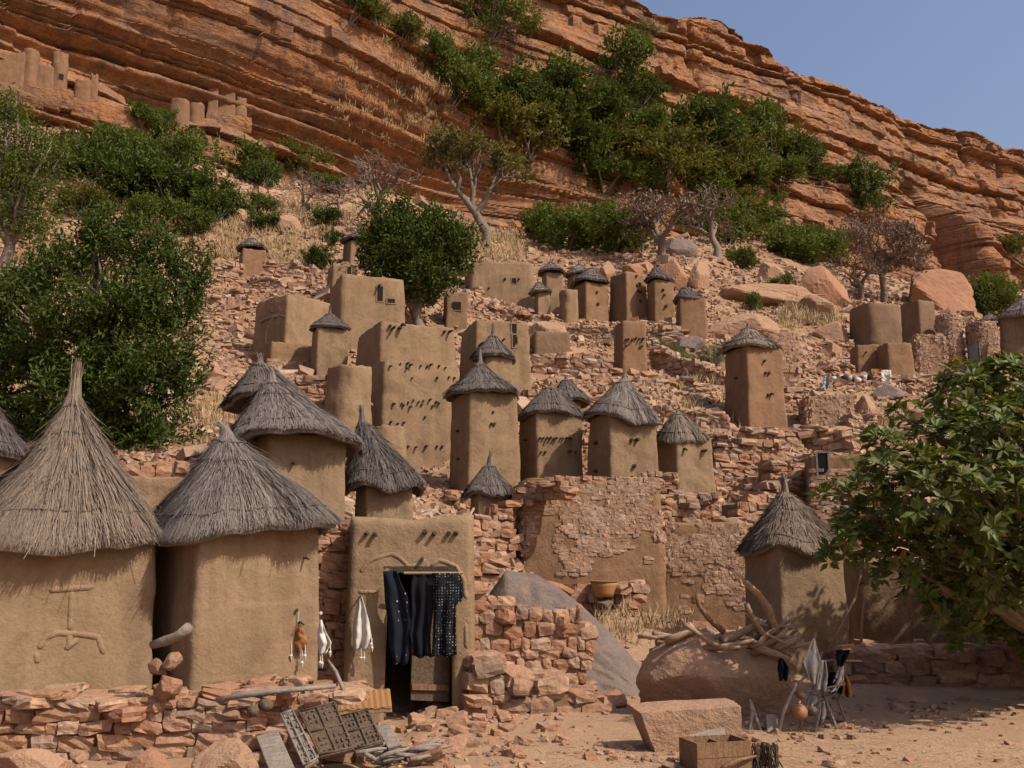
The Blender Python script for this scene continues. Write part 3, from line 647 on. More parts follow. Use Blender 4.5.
def thatch(g, parent, cc, w, d, yaw, zt):
    ax, ay, eL, eR = g['roof']; D = cc.y; seed = sum(map(ord, g['k']))*3; rs = np.random.RandomState(seed)
    pl, pr, pa, pe = P(eL, g['e'], D), P(eR, g['e'], D), P(ax, ay, D), P((eL+eR)/2, g['e'], D)
    hw = (pr.x-pl.x)/2; cxm = (pl.x+pr.x)/2
    rl = yaw+math.atan((g['C']-512)/F); side = hw/(.97*(abs(math.cos(rl))+.5*abs(math.sin(rl))))
    sx = max(side, w*.53); sy = max(side, d*(.53 if not g.get('lift') else .6))
    ze = pe.z; Hh = pa.z-ze; cen = Vector((cxm*.6+cc.x*.4, cc.y, 0)); lean = Vector((pa.x-cen.x, 0, 0))
    pw = g['pw']; ca, sa = math.cos(yaw), math.sin(yaw)
    def dirv(th):
        c, s_ = np.cos(th), np.sin(th); n = 3.0
        m = (np.abs(c)**n+np.abs(s_)**n)**(-1/n); return c*m*sx, s_*m*sy
    def rag(th): return .05*sx*(2*vn(np.cos(th)*2.2+seed, np.sin(th)*2.2, 0, 5)+1.2*vn(np.cos(th)*6+seed, np.sin(th)*6, 0, 6))
    def droop(th): return .15*Hh*vn(np.cos(th)*1.1+seed, np.sin(th)*1.1, 3, 7)+.03*Hh*vn(np.cos(th)*4+seed, np.sin(th)*4, 3, 7)
    def surf(th, t, off=0.0):
        x, y = dirv(th); sq = np.clip(t*1.3, 0, 1)
        r0 = np.hypot(x, y); rc = (sx+sy)/2; k = (sq+(1-sq)*rc/r0)
        gk = (.055+.945*np.clip(t, 0, 2)**pw)*k
        gk = gk*(1+.05*np.sin(t*9)*(1-t).clip(0))+rag(th)*t/sx
        x = x*gk+off*np.cos(th); y = y*gk+off*np.sin(th)
        zz = ze+Hh*(1-t)+droop(th)*t**2-Hh*.10*np.clip(t-.75, 0, 1)*2+off*.6
        X = x*ca-y*sa+cen.x+lean.x*(1-t).clip(0)**1.2; Y = x*sa+y*ca+cen.y
        zz = zz+Hh*.045*fbm(X*2.3, Y*2.3, zz*1.5, seed, 3)*t
        if g.get('lift'): X, Y = cen.x+(X-cen.x), cen.y+(Y-cen.y)*(1+.12*np.clip(t, 0, 1)); zz = zz+g['lift']*Hh*np.clip((-(X-cen.x)/sx-.42)/.22, 0, 1)*np.clip(t, 0, 1)**2
        return np.stack([X, Y, zz], -1)
    na, nt = 64, 16
    th = np.linspace(0, 2*math.pi, na, endpoint=False); rows = [surf(th, np.full(na, t)) for t in np.linspace(0, 1, nt)]
    e = rows[-1]; ctr_ = np.array([cen.x, cen.y, 0])
    thk = .07*Hh+.02
    for kk, dz in ((.985, -thk*.8), (.93, -thk*.9), (.8, Hh*.08), (.5, Hh*.25)):
        q = e.copy(); q[:, :2] = (q[:, :2]-ctr_[:2])*kk+ctr_[:2]; q[:, 2] += dz; rows.append(q)
    V = np.concatenate(rows); m = len(rows); ii = np.arange(m*na).reshape(m, na)
    Fc = np.stack([np.roll(ii[:-1], -1, 1), ii[:-1], ii[1:], np.roll(ii[1:], -1, 1)], -1).reshape(-1, 4)
    # straws
    N = g['ns']; t0 = rs.rand(N)**.6*.97; thn = rs.uniform(0, 2*math.pi, N)
    ln = rs.uniform(.10, .34, N)*(1 if D > 15 else .85)
    hem = rs.rand(N) < .28; t0[hem] = rs.uniform(.80, .97, hem.sum()); ln[hem] = 1.0-t0[hem]+rs.uniform(.0, .075, hem.sum())
    t1 = t0+ln; over = (t1 > 1.05); t1[over] = 1.0+rs.uniform(0, .06, over.sum())
    wid = max(.0042, .00042*D)*rs.uniform(.7, 1.5, N)*(1.25 if D < 12 else 1.6)
    dth = rs.normal(0, .035, N); off0 = rs.uniform(.0, .022, N)*(1+D*.02); off1 = off0+rs.uniform(-.008, .03, N)
    out = []
    for a, b in ((0, off0), (.5, (off0+off1)/2+.004), (1, off1)):
        tt = t0+(t1-t0)*a; tth = thn+dth*a
        p = surf(tth, tt, b)
        tan = np.stack([-np.sin(tth+yaw), np.cos(tth+yaw), 0*tth], -1); ww_ = wid*(1 if a < 1 else .45)
        out += [p-tan*ww_[:, None]/2, p+tan*ww_[:, None]/2]
    SV = np.stack(out, 1).reshape(-1, 3); b = np.arange(N)[:, None]*6
    SF = np.concatenate([b+np.array([[0, 1, 3, 2]]), b+np.array([[2, 3, 5, 4]])])
    if D < 15:       # long loose straws that have worked free
        M_ = 420; q0 = rs.rand(M_)*.8; qt = rs.uniform(0, 6.28, M_); ql = rs.uniform(.12, .4, M_); out = []
        for a, b in ((0, .01), (.5, .035), (1, .05+.06*rs.rand())):
            p = surf(qt+rs.normal(0, .05, M_)*a, np.minimum(q0+ql*a, 1.12), b*np.ones(M_)+rs.uniform(0, .05, M_)*a); tan = np.stack([-np.sin(qt+yaw), np.cos(qt+yaw), 0*qt], -1)*.003
            out += [p-tan, p+tan]
        LV = np.stack(out, 1).reshape(-1, 3); b = np.arange(M_)[:, None]*6
        LF = np.concatenate([b+np.array([[0, 1, 3, 2]]), b+np.array([[2, 3, 5, 4]])]); SV, SF = join([(SV, SF), (LV, LF)])
    # tip bundle
    tp = []
    tl = g['tip']*(1.0); bx, by = g.get('bend', (0, 0)); top = surf(np.array([0.0]), np.array([0.0]))[0]; tc = Vector((cen.x+lean.x, cen.y, ze+Hh))
    rr = .055*(sx+sy)/2+.01
    pts = [tc+Vector((0, 0, -.25*Hh*.4)), tc, tc+Vector((bx*.3, by, tl*.5)), tc+Vector((bx, by, tl))]
    tp.append(tube(pts, [rr*1.9, rr*1.15, rr*.75, rr*.35], 8))
    nb = 26 if D < 16 else 8
    for i in range(nb):
        a = rs.rand()*6.28; q = Vector((math.cos(a), math.sin(a), 0))*rr
        tp.append(tube([tc+q*1.2+Vector((0, 0, -.05*Hh)), tc+q*.8+Vector((bx*.3, by, tl*.5)), tc+q*rs.uniform(.3, 1.3)+Vector((bx, by, tl*rs.uniform(.8, 1.15)))], [.0012*D**.5*1.5]*2+[.0008*D**.5], 3))
    Vt, Ft = join(tp)
    Va, Fa = join([(V, Fc), (SV, SF)])
    Va, Fa = join([(Va, Fa), (Vt, Ft)])
    roof = obj('thatched_roof', Va, Fa, MATS[g['th']], parent, smooth=False)
    # rope rings
    rp = []
    rows_ = (.12, .34, .86) if D < 16 else (.15, .8)
    for t in rows_:
        th = np.linspace(0, 2*math.pi, 60); q = surf(th, np.clip(t+.02*np.sin(th*2+seed)+.01*vn(th*4, seed, 0, 2), 0, 1.1), .03)
        rp.append(tube(q, .0022*D**.6*.9, 5, False))
    Vr, Fr = join(rp); obj('rope_binding', Vr, Fr, ROPE, roof, smooth=True)
    return surf
def granary(g):
    D = g['D']; co, cc, w, d, yaw = footprint(g)
    pe = P(g['C'], g['e'], co.y); pa = P(g['C'], g['roof'][1], co.y)
    zt = pe.z+(pa.z-pe.z)*(.16 if not g.get('lift') else .0)
    t = thing('granary', g['lab'], 'granary', (cc.x, cc.y, tz(cc.x, cc.y)), 'thatched mud granaries of the village')
    o, cc, ww, dd, yaw = body(g, t, zt)
    g['surf'] = thatch(g, t, cc, ww, dd, yaw, zt); g['root'] = t
def house(g):
    co, cc, w, d, yaw = footprint(g)
    zt = P(g['C'], g['t'], co.y).z
    cat = 'wall' if g['k'] in ('TW1', 'TW2', 'BW', 'R7', 'S1', 'R10', 'H3b', 'S2') else 'house'
    nm = {'wall': 'terrace_wall', 'house': 'mud_house'}[cat]
    t = thing(nm, g['lab'], cat, (cc.x, cc.y, tz(cc.x, cc.y)), 'flat topped mud houses and walls of the village')
    body(g, t, zt); g['root'] = t; g['zt'] = zt; g['cc'] = cc; g['wd'] = (w, d, yaw)
for g in GR: granary(g)
for g in HS: house(g)

def on(k, px, py):     # point and normal where the photo's pixel meets the wall of a building
    root, b, yaw = BV[k]; d = ray(px, py).normalized(); r = b.ray_cast(Vector((0, 0, CAMZ)), d)
    return (r[0], r[1], root) if r[0] is not None else None
def pegs(k, pix, length_=.16, rad_=.028, down=.0):
    for px, py in pix:
        length, rad = length_, rad_
        h = on(k, px, py)
        if not h: continue
        p, n, root = h; n = Vector((n.x, n.y, 0)).normalized()
        rs = random.Random(px*31+py); q = Vector((rs.uniform(-.3, .3), 0, rs.uniform(-.3, .15))); length = length*rs.uniform(.6, 1.3); rad = rad*rs.uniform(.75, 1.15)
        V, Fc = tube([p-n*.05, p+n*length*.5, p+(n+q)*length], [rad, rad*.95, rad*.8], 7)
        obj('wooden_peg', V, Fc, PEG, root)
def hole(k, px, py, w, h, name='window', frame=MUD, fr=.035):
    r = on(k, px, py)
    if not r: return
    p, n, root = r; n = Vector((n.x, n.y, 0)).normalized(); t = Vector((-n.y, n.x, 0)); z = Vector((0, 0, 1))
    def bx(a0, a1, b0, b1, c0, c1):
        return box8([p+t*a+z*b+n*c for b in (b0, b1) for a, c in ((a0, c0), (a1, c0), (a1, c1), (a0, c1))])
    V, Fc = join([bx(-w/2-fr, -w/2, -h/2-fr, h/2+fr, -.1, .022), bx(w/2, w/2+fr, -h/2-fr, h/2+fr, -.1, .022),
                  bx(-w/2, w/2, h/2, h/2+fr, -.1, .018), bx(-w/2, w/2, -h/2-fr, -h/2, -.1, .018)])
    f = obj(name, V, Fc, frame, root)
    V, Fc = bx(-w/2, w/2, -h/2, h/2, -.1, .008+.008*w); obj('opening_shade', V, Fc, DARK, f)  # solid dark slab, its colour stands in for shade within the frame

# beam ends and peg holes
def rowp(x0, x1, y, n, j=1.0, seed=0):
    r = random.Random(seed+int(y)); return [(x0+(x1-x0)*i/(n-1)+r.uniform(-j, j), y+r.uniform(-j, j)) for i in range(n)]
pegs('H1b', [(390, 326), (392, 329), (399, 328), (402, 325), (444, 332), (449, 332)], .2, .035)
pegs('H1a', rowp(392, 446, 366, 9, 2.2, 1)+rowp(396, 444, 362, 6, 2, 2)+rowp(395, 436, 402, 8, 2, 3)+rowp(402, 440, 405, 5, 2, 4)+rowp(391, 404, 423, 3, 1, 5)+[(425, 417), (437, 378), (449, 377), (454, 378), (412, 378)]+rowp(398, 444, 447, 6, 2, 7), .085, .03)
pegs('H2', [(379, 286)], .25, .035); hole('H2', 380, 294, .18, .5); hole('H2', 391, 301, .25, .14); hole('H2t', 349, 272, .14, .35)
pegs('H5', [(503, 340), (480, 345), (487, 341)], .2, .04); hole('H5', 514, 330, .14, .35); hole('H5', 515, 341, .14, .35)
pegs('H3', [(273, 312), (276, 318), (285, 317), (263, 322)], .2, .03)
V, Fc = tube([P(262, 321, 28.2), P(272, 317, 28.2), P(279, 315, 28.3)], [.05, .045, .03], 6); V2, F2 = tube([P(272, 317, 28.2), P(266, 330, 28.2), P(265, 342, 28.2)], [.045, .035, .03], 6)
V, Fc = join([(V, Fc), (V2, F2)]); obj('forked_stick', V, Fc, PEG, BV['H3'][0])
pegs('M1', [(493, 412), (491, 424), (494, 424), (459, 431), (459, 459)], .08, .035)
pegs('M2', rowp(540, 570, 438, 10, .5, 9)+[(541, 452), (545, 452), (568, 452), (575, 452), (570, 451), (527, 440)], .07, .026)
pegs('M3', [(631, 440), (636, 440), (634, 466), (597, 443), (597, 471)], .08, .045)
pegs('M4', [(684, 449), (702, 451), (705, 451)], .12, .03)
pegs('T9', [(764, 361), (765, 373), (769, 373), (768, 395), (771, 394), (737, 378)], .1, .045)
pegs('T3', [(597, 292), (598, 304)], .09, .07); pegs('T5', [(663, 290), (664, 295), (666, 306)], .09, .06)
pegs('T4', [(636, 276), (639, 284), (638, 291), (640, 301)], .1, .07); pegs('T4', [(637, 285), (640, 292)], .08, .06)
pegs('T7', rowp(625, 642, 339, 6, .8, 11)+[(626, 346), (640, 347), (642, 346)], .12, .04)
pegs('R1', [(866, 352)], .1, .04)
pegs('G3', [(293, 463)], .12, .02); pegs('G2', [(304, 558), (299, 622), (322, 625)], .09, .012)
hole('H6', 456, 306, .35, .3, 'window', MUDB)
hole('H7', 514, 281, .2, .25); hole('H7', 478, 300, .3, .3); pegs('H7', [(505, 279), (519, 279), (489, 288)], .1, .06)
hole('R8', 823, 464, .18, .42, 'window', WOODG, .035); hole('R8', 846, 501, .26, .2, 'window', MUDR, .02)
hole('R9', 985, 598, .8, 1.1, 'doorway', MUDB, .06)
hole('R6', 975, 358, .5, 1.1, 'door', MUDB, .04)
p, n, rt = on('R6', 975, 358); n = Vector((n.x, n.y, 0)).normalized(); t_ = Vector((-n.y, n.x, 0))
V, Fc = board([p+n*.06+t_*a+Vector((0, 0, b)) for a, b in ((-.24, -.6), (.24, -.6), (.24, .55), (-.24, .55))], .03); obj('metal_door', V, Fc, METAL, rt)
tag(obj('bare_pole', *tube([P(984, 372, 38.6), P(985, 350, 38.6), P(989, 336, 38.6)], [.12, .1, .07], 7), WOODS), 'pale crooked pole leaning on the stone house with the grey door', 'pole')

# relief figures modelled in the plaster
def relief(k, lines, r=.03, mat=MUDN):
    root = BV[k][0]
    for ln in lines:
        pts = []
        for a, b in zip(ln[:-1], ln[1:]):
            for i in range(5):
                h = on(k, a[0]+(b[0]-a[0])*i/5, a[1]+(b[1]-a[1])*i/5)
                if h: pts.append(h[0]-Vector((h[1].x, h[1].y, 0)).normalized()*r*.55)
        h = on(k, *ln[-1])
        if h: pts.append(h[0]-Vector((h[1].x, h[1].y, 0)).normalized()*r*.55)
        if len(pts) > 2:
            V, Fc = tube(pts, [r*.5]+[r]*(len(pts)-2)+[r*.5], 10); obj('wall_relief', V, Fc, mat, root, smooth=True)
relief('G1', [[(48, 590), (66, 589), (96, 587)], [(72, 590), (71, 612), (70, 632)], [(38, 650), (46, 637), (58, 633), (78, 634), (98, 637), (104, 655)], [(64, 650), (80, 638)], [(70, 632), (69, 650)], [(36, 652), (38, 664)]], .036)
# ------------------------------------------------------------------ the doorway house
def slab_hole(p0, ex, w, h, holes, th, cell=.045, seed=1):
    nxc, nzc = int(w/cell), int(h/cell); ex = Vector(ex); nrm = Vector((ex.y, -ex.x, 0))
    X = np.linspace(0, w, nxc+1); Z = np.linspace(0, h, nzc+1)
    for (a, b, c, d) in holes:
        for v in (a, b): X[np.argmin(abs(X-v))] = v
        for v in (c, d): Z[np.argmin(abs(Z-v))] = v
    XX, ZZ = np.meshgrid(X, Z)
    topn = .05*fbm(XX*1.5, seed, 0, 5, 3)*(ZZ/h)**4
    sl = .09*(1-ZZ/h)
    ed = np.clip(np.minimum.reduce([XX, w-XX, h-ZZ])/.07, 0, 1); rnd = (1-np.sqrt(1-(1-ed)**2))*.07
    dn = .035*fbm(XX*1.2, ZZ*1.2, seed, 3, 3)+.01*fbm(XX*6, ZZ*6, seed, 4, 3)-rnd+sl
    sx_ = (XX/w-.5)*.08*(1-ZZ/h)
    inside = np.zeros((nzc, nxc), bool)
    cxm, czm = (X[1:]+X[:-1])/2, (Z[1:]+Z[:-1])/2
    for (a, b, c, d) in holes: inside |= ((cxm[None] > a) & (cxm[None] < b) & (czm[:, None] > c) & (czm[:, None] < d))
    p0 = np.array(p0); ex = np.array(ex); nr_ = np.array(nrm)
    Fp = p0+ex*(XX+sx_)[..., None]+np.array([0, 0, 1])*(ZZ+topn)[..., None]+nr_*dn[..., None]
    Bp = p0+ex*(XX+sx_)[..., None]+np.array([0, 0, 1])*(ZZ+topn)[..., None]-nr_*(th+0*XX)[..., None]
    V = np.concatenate([Fp.reshape(-1, 3), Bp.reshape(-1, 3)]); nb = (nxc+1)*(nzc+1); id_ = lambda j, i: j*(nxc+1)+i
    Fc = []
    for j in range(nzc):
        for i in range(nxc):
            if inside[j, i]: continue
            a, b, c, d = id_(j, i), id_(j, i+1), id_(j+1, i+1), id_(j+1, i)
            Fc.append([a, b, c, d]); Fc.append([nb+d, nb+c, nb+b, nb+a])
            for (dj, di, u, v) in ((-1, 0, a, b), (0, 1, b, c), (1, 0, c, d), (0, -1, d, a)):
                jj, i2 = j+dj, i+di
                if jj < 0 or jj >= nzc or i2 < 0 or i2 >= nxc or inside[jj, i2]: Fc.append([v, u, nb+u, nb+v])
    return V, np.array(Fc)
Dd = 11.0; yawd = .10; ex = Vector((math.cos(yawd), math.sin(yawd), 0)); nd = Vector((ex.y, -ex.x, 0))
p0 = P(345, 705, Dd); kd = (P(473, 705, Dd)-P(345, 705, Dd)).x/128
zb = tz(p0.x+.7, Dd)-.15; ztp = P(400, 517, Dd).z; wd_ = 128*kd; hd = ztp-zb
zdoor = P(400, 571, Dd).z-zb; p0 = Vector((p0.x, p0.y, zb))
V, Fc = slab_hole(p0, ex, wd_, hd, [(40*kd, 105*kd, .0, zdoor)], .22)
root = thing('mud_house', 'low mud house with an open doorway hung with dark indigo cloths', 'house', (p0.x+.7, Dd+.6, zb+.15), 'flat topped mud houses and walls of the village')
obj('front_wall', V, Fc, MUDN, root, smooth=True)
BV['DH'] = (root, BVHTree.FromPolygons([tuple(v) for v in V], Fc.tolist()), yawd)
def obox(a0, a1, b0, b1, z0, z1):   # box in the house frame: along ex, back from the wall, height
    return box8([p0+ex*a-nd*b+Vector((0, 0, z)) for z in (z0, z1) for a, b in ((a0, b0), (a1, b0), (a1, b1), (a0, b1))])
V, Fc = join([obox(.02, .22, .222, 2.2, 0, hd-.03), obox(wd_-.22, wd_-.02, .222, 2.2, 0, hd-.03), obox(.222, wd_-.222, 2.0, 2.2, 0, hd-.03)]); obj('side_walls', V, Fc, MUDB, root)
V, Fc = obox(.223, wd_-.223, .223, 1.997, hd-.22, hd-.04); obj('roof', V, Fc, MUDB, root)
V, Fc = obox(40*kd-.05, 105*kd+.05, -.04, .2, zdoor-.02, zdoor+.05); lt = obj('lintel', V, Fc, PEG, root)
pegs('DH', [(367, 533), (375, 534), (425, 532), (434, 534), (449, 533), (456, 533), (422, 559)], .07, .028)
relief('DH', [[(360, 573), (368, 562), (380, 557), (392, 554), (400, 558), (408, 566), (418, 566), (425, 559)], [(430, 566), (440, 560), (456, 566), (464, 580), (466, 600)], [(470-4, 622), (466, 650)], [(357, 592), (378, 592)]], .03)
# door leaf standing ajar in the opening
q = [P(411, 700, 11.12), P(449, 702, 11.25), P(451, 576, 11.25), P(413, 576, 11.12)]
V, Fc = board(q, .05); dl = obj('door_leaf', V, Fc, WOODD, root)
V, Fc = join([board([P(412, y0, 11.09), P(449, y0+1, 11.22), P(449, y0-5, 11.22), P(412, y0-6, 11.09)], .03) for y0 in (690, 652)]); obj('crossbar', V, Fc, WOODB, dl)

def cloth(name, label, rows, D, mat, cat='cloth', fold=.03, nf=3.0, parent=None, group=None, lean=0.0, extra=None):
    nu, nv2 = 18, 22; rows = sorted(rows); ys_ = np.linspace(rows[0][0], rows[-1][0], nv2)
    xl = np.interp(ys_, [r[0] for r in rows], [r[1] for r in rows]); xr = np.interp(ys_, [r[0] for r in rows], [r[2] for r in rows])
    V = []
    for j in range(nv2):
        t = j/(nv2-1)
        for i in range(nu):
            u = i/(nu-1); px = xl[j]+(xr[j]-xl[j])*u
            dd = fold*(.3+.7*t)*math.sin(u*nf*math.pi*2+t*1.5+len(label))+fold*.7*float(vn(u*4, t*5, len(label)))+fold*.3*float(vn(u*9, t*9, len(label)))+lean*t
            py = ys_[j]+(1.2*math.sin(u*9+len(label)) if j == nv2-1 else 0)
            V.append(tuple(P(px, py, D+dd)))
    Fc = [[j*nu+i, j*nu+i+1, (j+1)*nu+i+1, (j+1)*nu+i] for j in range(nv2-1) for i in range(nu-1)]
    o = obj(name, V, Fc, mat, parent, smooth=True)
    md = o.modifiers.new('thickness', 'SOLIDIFY'); md.thickness = .006
    if not parent: tag(o, label, cat, group)
    return o
def tassels(o, pts, D, n=5, L_=14, mat=None):
    for k, (x, y) in enumerate(pts):
        V, Fc = tube([P(x, y, D), P(x+.5, y+L_*.6, D), P(x, y+L_*.7, D-.01), P(x+.3, y+L_, D)], [.004, .005, .016, .004], 6)
        obj('tassel', V, Fc, mat or WHITE, o)
g_ = 'cloths hanging in the doorway'
cloth('hanging_cloth', 'dark blue cloth with a few white dots hanging at the doorway left edge', [(571, 383, 397), (585, 384, 402), (600, 385, 409), (622, 388, 411), (645, 389, 411), (664, 394, 407)], 10.86, DOTS2, group=g_, nf=1.7)
cloth('hanging_cloth', 'plain black indigo cloth hanging in the middle of the doorway', [(572, 414, 434), (585, 411, 434), (610, 412, 433), (635, 410, 430), (657, 414, 431)], 10.84, NAVY, group=g_, nf=2.2)
cloth('hanging_cloth', 'black cloth with rows of pale dots hanging right of the plain one', [(573, 432, 460), (582, 433, 463), (600, 434, 463), (605, 434, 456), (640, 433, 456), (656, 432, 457)], 10.78, DOTS, group=g_, nf=2)
V, Fc = tube([P(404, 573, 10.83), P(463, 573, 10.83)], .014, 6); obj('hanging_rod', V, Fc, WOODS, root)
o = cloth('hanging_cloth', 'white cotton cloth with tassels pegged on the doorway house wall', [(597, 359, 362), (606, 357, 365), (622, 354, 369), (636, 353, 371), (650, 354, 366)], 10.84, WHITE, nf=1.6, fold=.035)
tassels(o, [(371, 634), (372, 638), (364, 648), (361, 648)], 10.82); V, Fc = tube([P(360, 597, 10.84), P(360, 597, 10.98)], .012, 6); obj('wooden_peg', V, Fc, PEG, root)
def wallD(k, px, py, off=.05):
    h = on(k, px, py); return h[0].y-off if h else 9.5
dG = wallD('G2', 300, 640)
o = cloth('hanging_pouch', 'tan leather pouch with white tassels on the granary wall', [(624, 297, 300), (632, 293, 304), (641, 288, 308), (645, 288, 307), (652, 296, 303)], dG, ORANGEC, 'pouch', nf=1.0, fold=.03)
tassels(o, [(291, 643), (305, 643), (302, 650)], dG-.01, L_=18); V, Fc = tube([P(298, 622, dG+.01), P(299, 611, dG)], [.004, .004], 5); obj('cord', V, Fc, WHITE, o); V, Fc = tube([P(297, 610, dG-.02), P(297, 610, dG+.12)], .016, 7); obj('knob', V, Fc, PEG, o)
dG = wallD('G2', 320, 640)
o = cloth('hanging_cloth', 'small white tasselled cloth on the granary wall right of the tan pouch', [(620, 320, 322), (632, 318, 326), (643, 318, 332), (654, 320, 326)], dG, WHITE, nf=1.2, fold=.03)
tassels(o, [(322, 652), (330, 641), (320, 651)], dG-.01, L_=16); V, Fc = tube([P(321, 613, dG-.02), P(321, 613, dG+.12)], .016, 7); obj('knob', V, Fc, WHITE, o)

# ------------------------------------------------------------------ dry-stone walls
def drystone(label, A, B, hmax=9, thick=.5, ss=(.24, .12), mat=None, seed=0, near=False, rise=None, name='dry_stone_wall', group='dry stone walls of the village', prof=None, sph=.3):
    rs = np.random.RandomState(seed); a = P(*A); b = P(*B); d = Vector((b.x-a.x, b.y-a.y, 0)); Lw = d.length; d.normalize(); n = Vector((d.y, -d.x, 0))
    if n.y > 0: n = -n
    C, S, Y_ = [], [], []; yaw = math.atan2(d.y, d.x)
    m = max(int(Lw/.3), 4); us = np.linspace(0, 1, m); bx = a.x+d.x*Lw*us+n.x*.1; by = a.y+d.y*Lw*us+n.y*.1
    zb_ = terr(bx, by)-.12; zt_ = a.z+(b.z-a.z)*us
    if prof is not None: zt_ = zt_+np.interp(us, [p[0] for p in prof], [p[1] for p in prof])
    zt_ = zt_+.5*ss[1]*vn(us*Lw*2.2, seed, 0, 3); zb_ = np.maximum(np.minimum(zb_, zt_-.1), zt_-hmax)
    z = float(zb_.min())
    while z < zt_.max():
        ch = ss[1]*rs.uniform(.65, 1.45); u = -rs.rand()*.1
        while u < Lw:
            sl_ = ss[0]*rs.uniform(.45, 1.7); uc = u+sl_/2; fu = min(max(uc/Lw, 0), 1)
            zz = z+ch/2
            if np.interp(fu, us, zb_)-.05 < zz < np.interp(fu, us, zt_):
                o_ = rs.uniform(-.16, .12)*ss[1]; dp = min(thick*.8, sl_*1.1)
                p = a+d*uc+n*(-dp/2+o_)
                C.append((p.x, p.y, zz+rs.normal(0, (.08 if sph < .4 else .2)*ch))); S.append((sl_*1.04, dp, ch*1.16)); Y_.append(yaw+rs.normal(0, .12))
                if zz+ch*1.3 > np.interp(fu, us, zt_):
                    for kk in range(max(1, int(thick/.22))):
                        p = a+d*uc-n*(thick*rs.rand()); C.append((p.x, p.y, zz+rs.normal(0, .2*ch))); S.append((sl_*rs.uniform(.7, 1.1), sl_*rs.uniform(.6, 1), ch*1.1)); Y_.append(rs.rand()*6)
            u += sl_
        z += ch
    if not C: return None
    root = thing(name, label, 'wall', (a.x+d.x*Lw/2, a.y+d.y*Lw/2, float(zb_.mean())), group)
    V, Fc = stones(C, S, np.array(Y_), 3 if near else 2, seed, sph, .12 if near else .15, .09)
    obj('stones', V, Fc, mat or STONE, root)
    rows = []
    for i in range(m):
        p = a+d*Lw*us[i]
        for off, zz in ((.05, zb_[i]), (.05, zt_[i]-ss[1]*.7), (thick-.03, zt_[i]-ss[1]*.7), (thick-.03, zb_[i])):
            rows.append((p.x-n.x*off, p.y-n.y*off, zz))
    Fc = []
    for i in range(m-1):
        for k in range(4): Fc.append([i*4+k, i*4+(k+1) % 4, (i+1)*4+(k+1) % 4, (i+1)*4+k])
    Fc += [[0, 1, 2, 3], [(m-1)*4+k for k in (3, 2, 1, 0)]]
    obj('earth_fill', rows, Fc, MUDB, root)
    return root
drystone('low platform of big orange sandstone blocks under the two nearest granaries', (-70, 697, 8.75), (338, 695, 9.15), 1.2, 1.1, (.21, .095), near=True, seed=3)
drystone('narrow strip of thin stones between the broad-hatted granary and the doorway house', (312, 528, 11.25), (352, 524, 11.35), 3, .5, (.2, .085), near=True, seed=4)
drystone('rough stone wall falling away right of the doorway house', (474, 584, 11.25), (586, 612, 11.5), 3, .5, (.155, .105), near=True, sph=.6, seed=5, prof=[(0, 0), (.3, -.15), (.6, -.1), (1, -.05)])
drystone('heavy tumbled stone footing at the base of the wall right of the doorway', (470, 662, 10.85), (586, 684, 11.1), 2, .5, (.26, .15), near=True, sph=.5, seed=6)
drystone('short stone wall behind the top of the doorway house roof', (440, 548, 13.4), (490, 552, 13.8), 1.2, .5, (.22, .11), seed=7)
drystone('low stone wall holding an orange basket above the grey slab rock', (545, 582, 15.0), (640, 586, 15.4), 3, .5, (.3, .12), seed=8)
drystone('scattered capping stones along the tan wall between the nearest granaries', (104, 464, 12.75), (178, 466, 13.2), .32, .4, (.2, .10), seed=9)
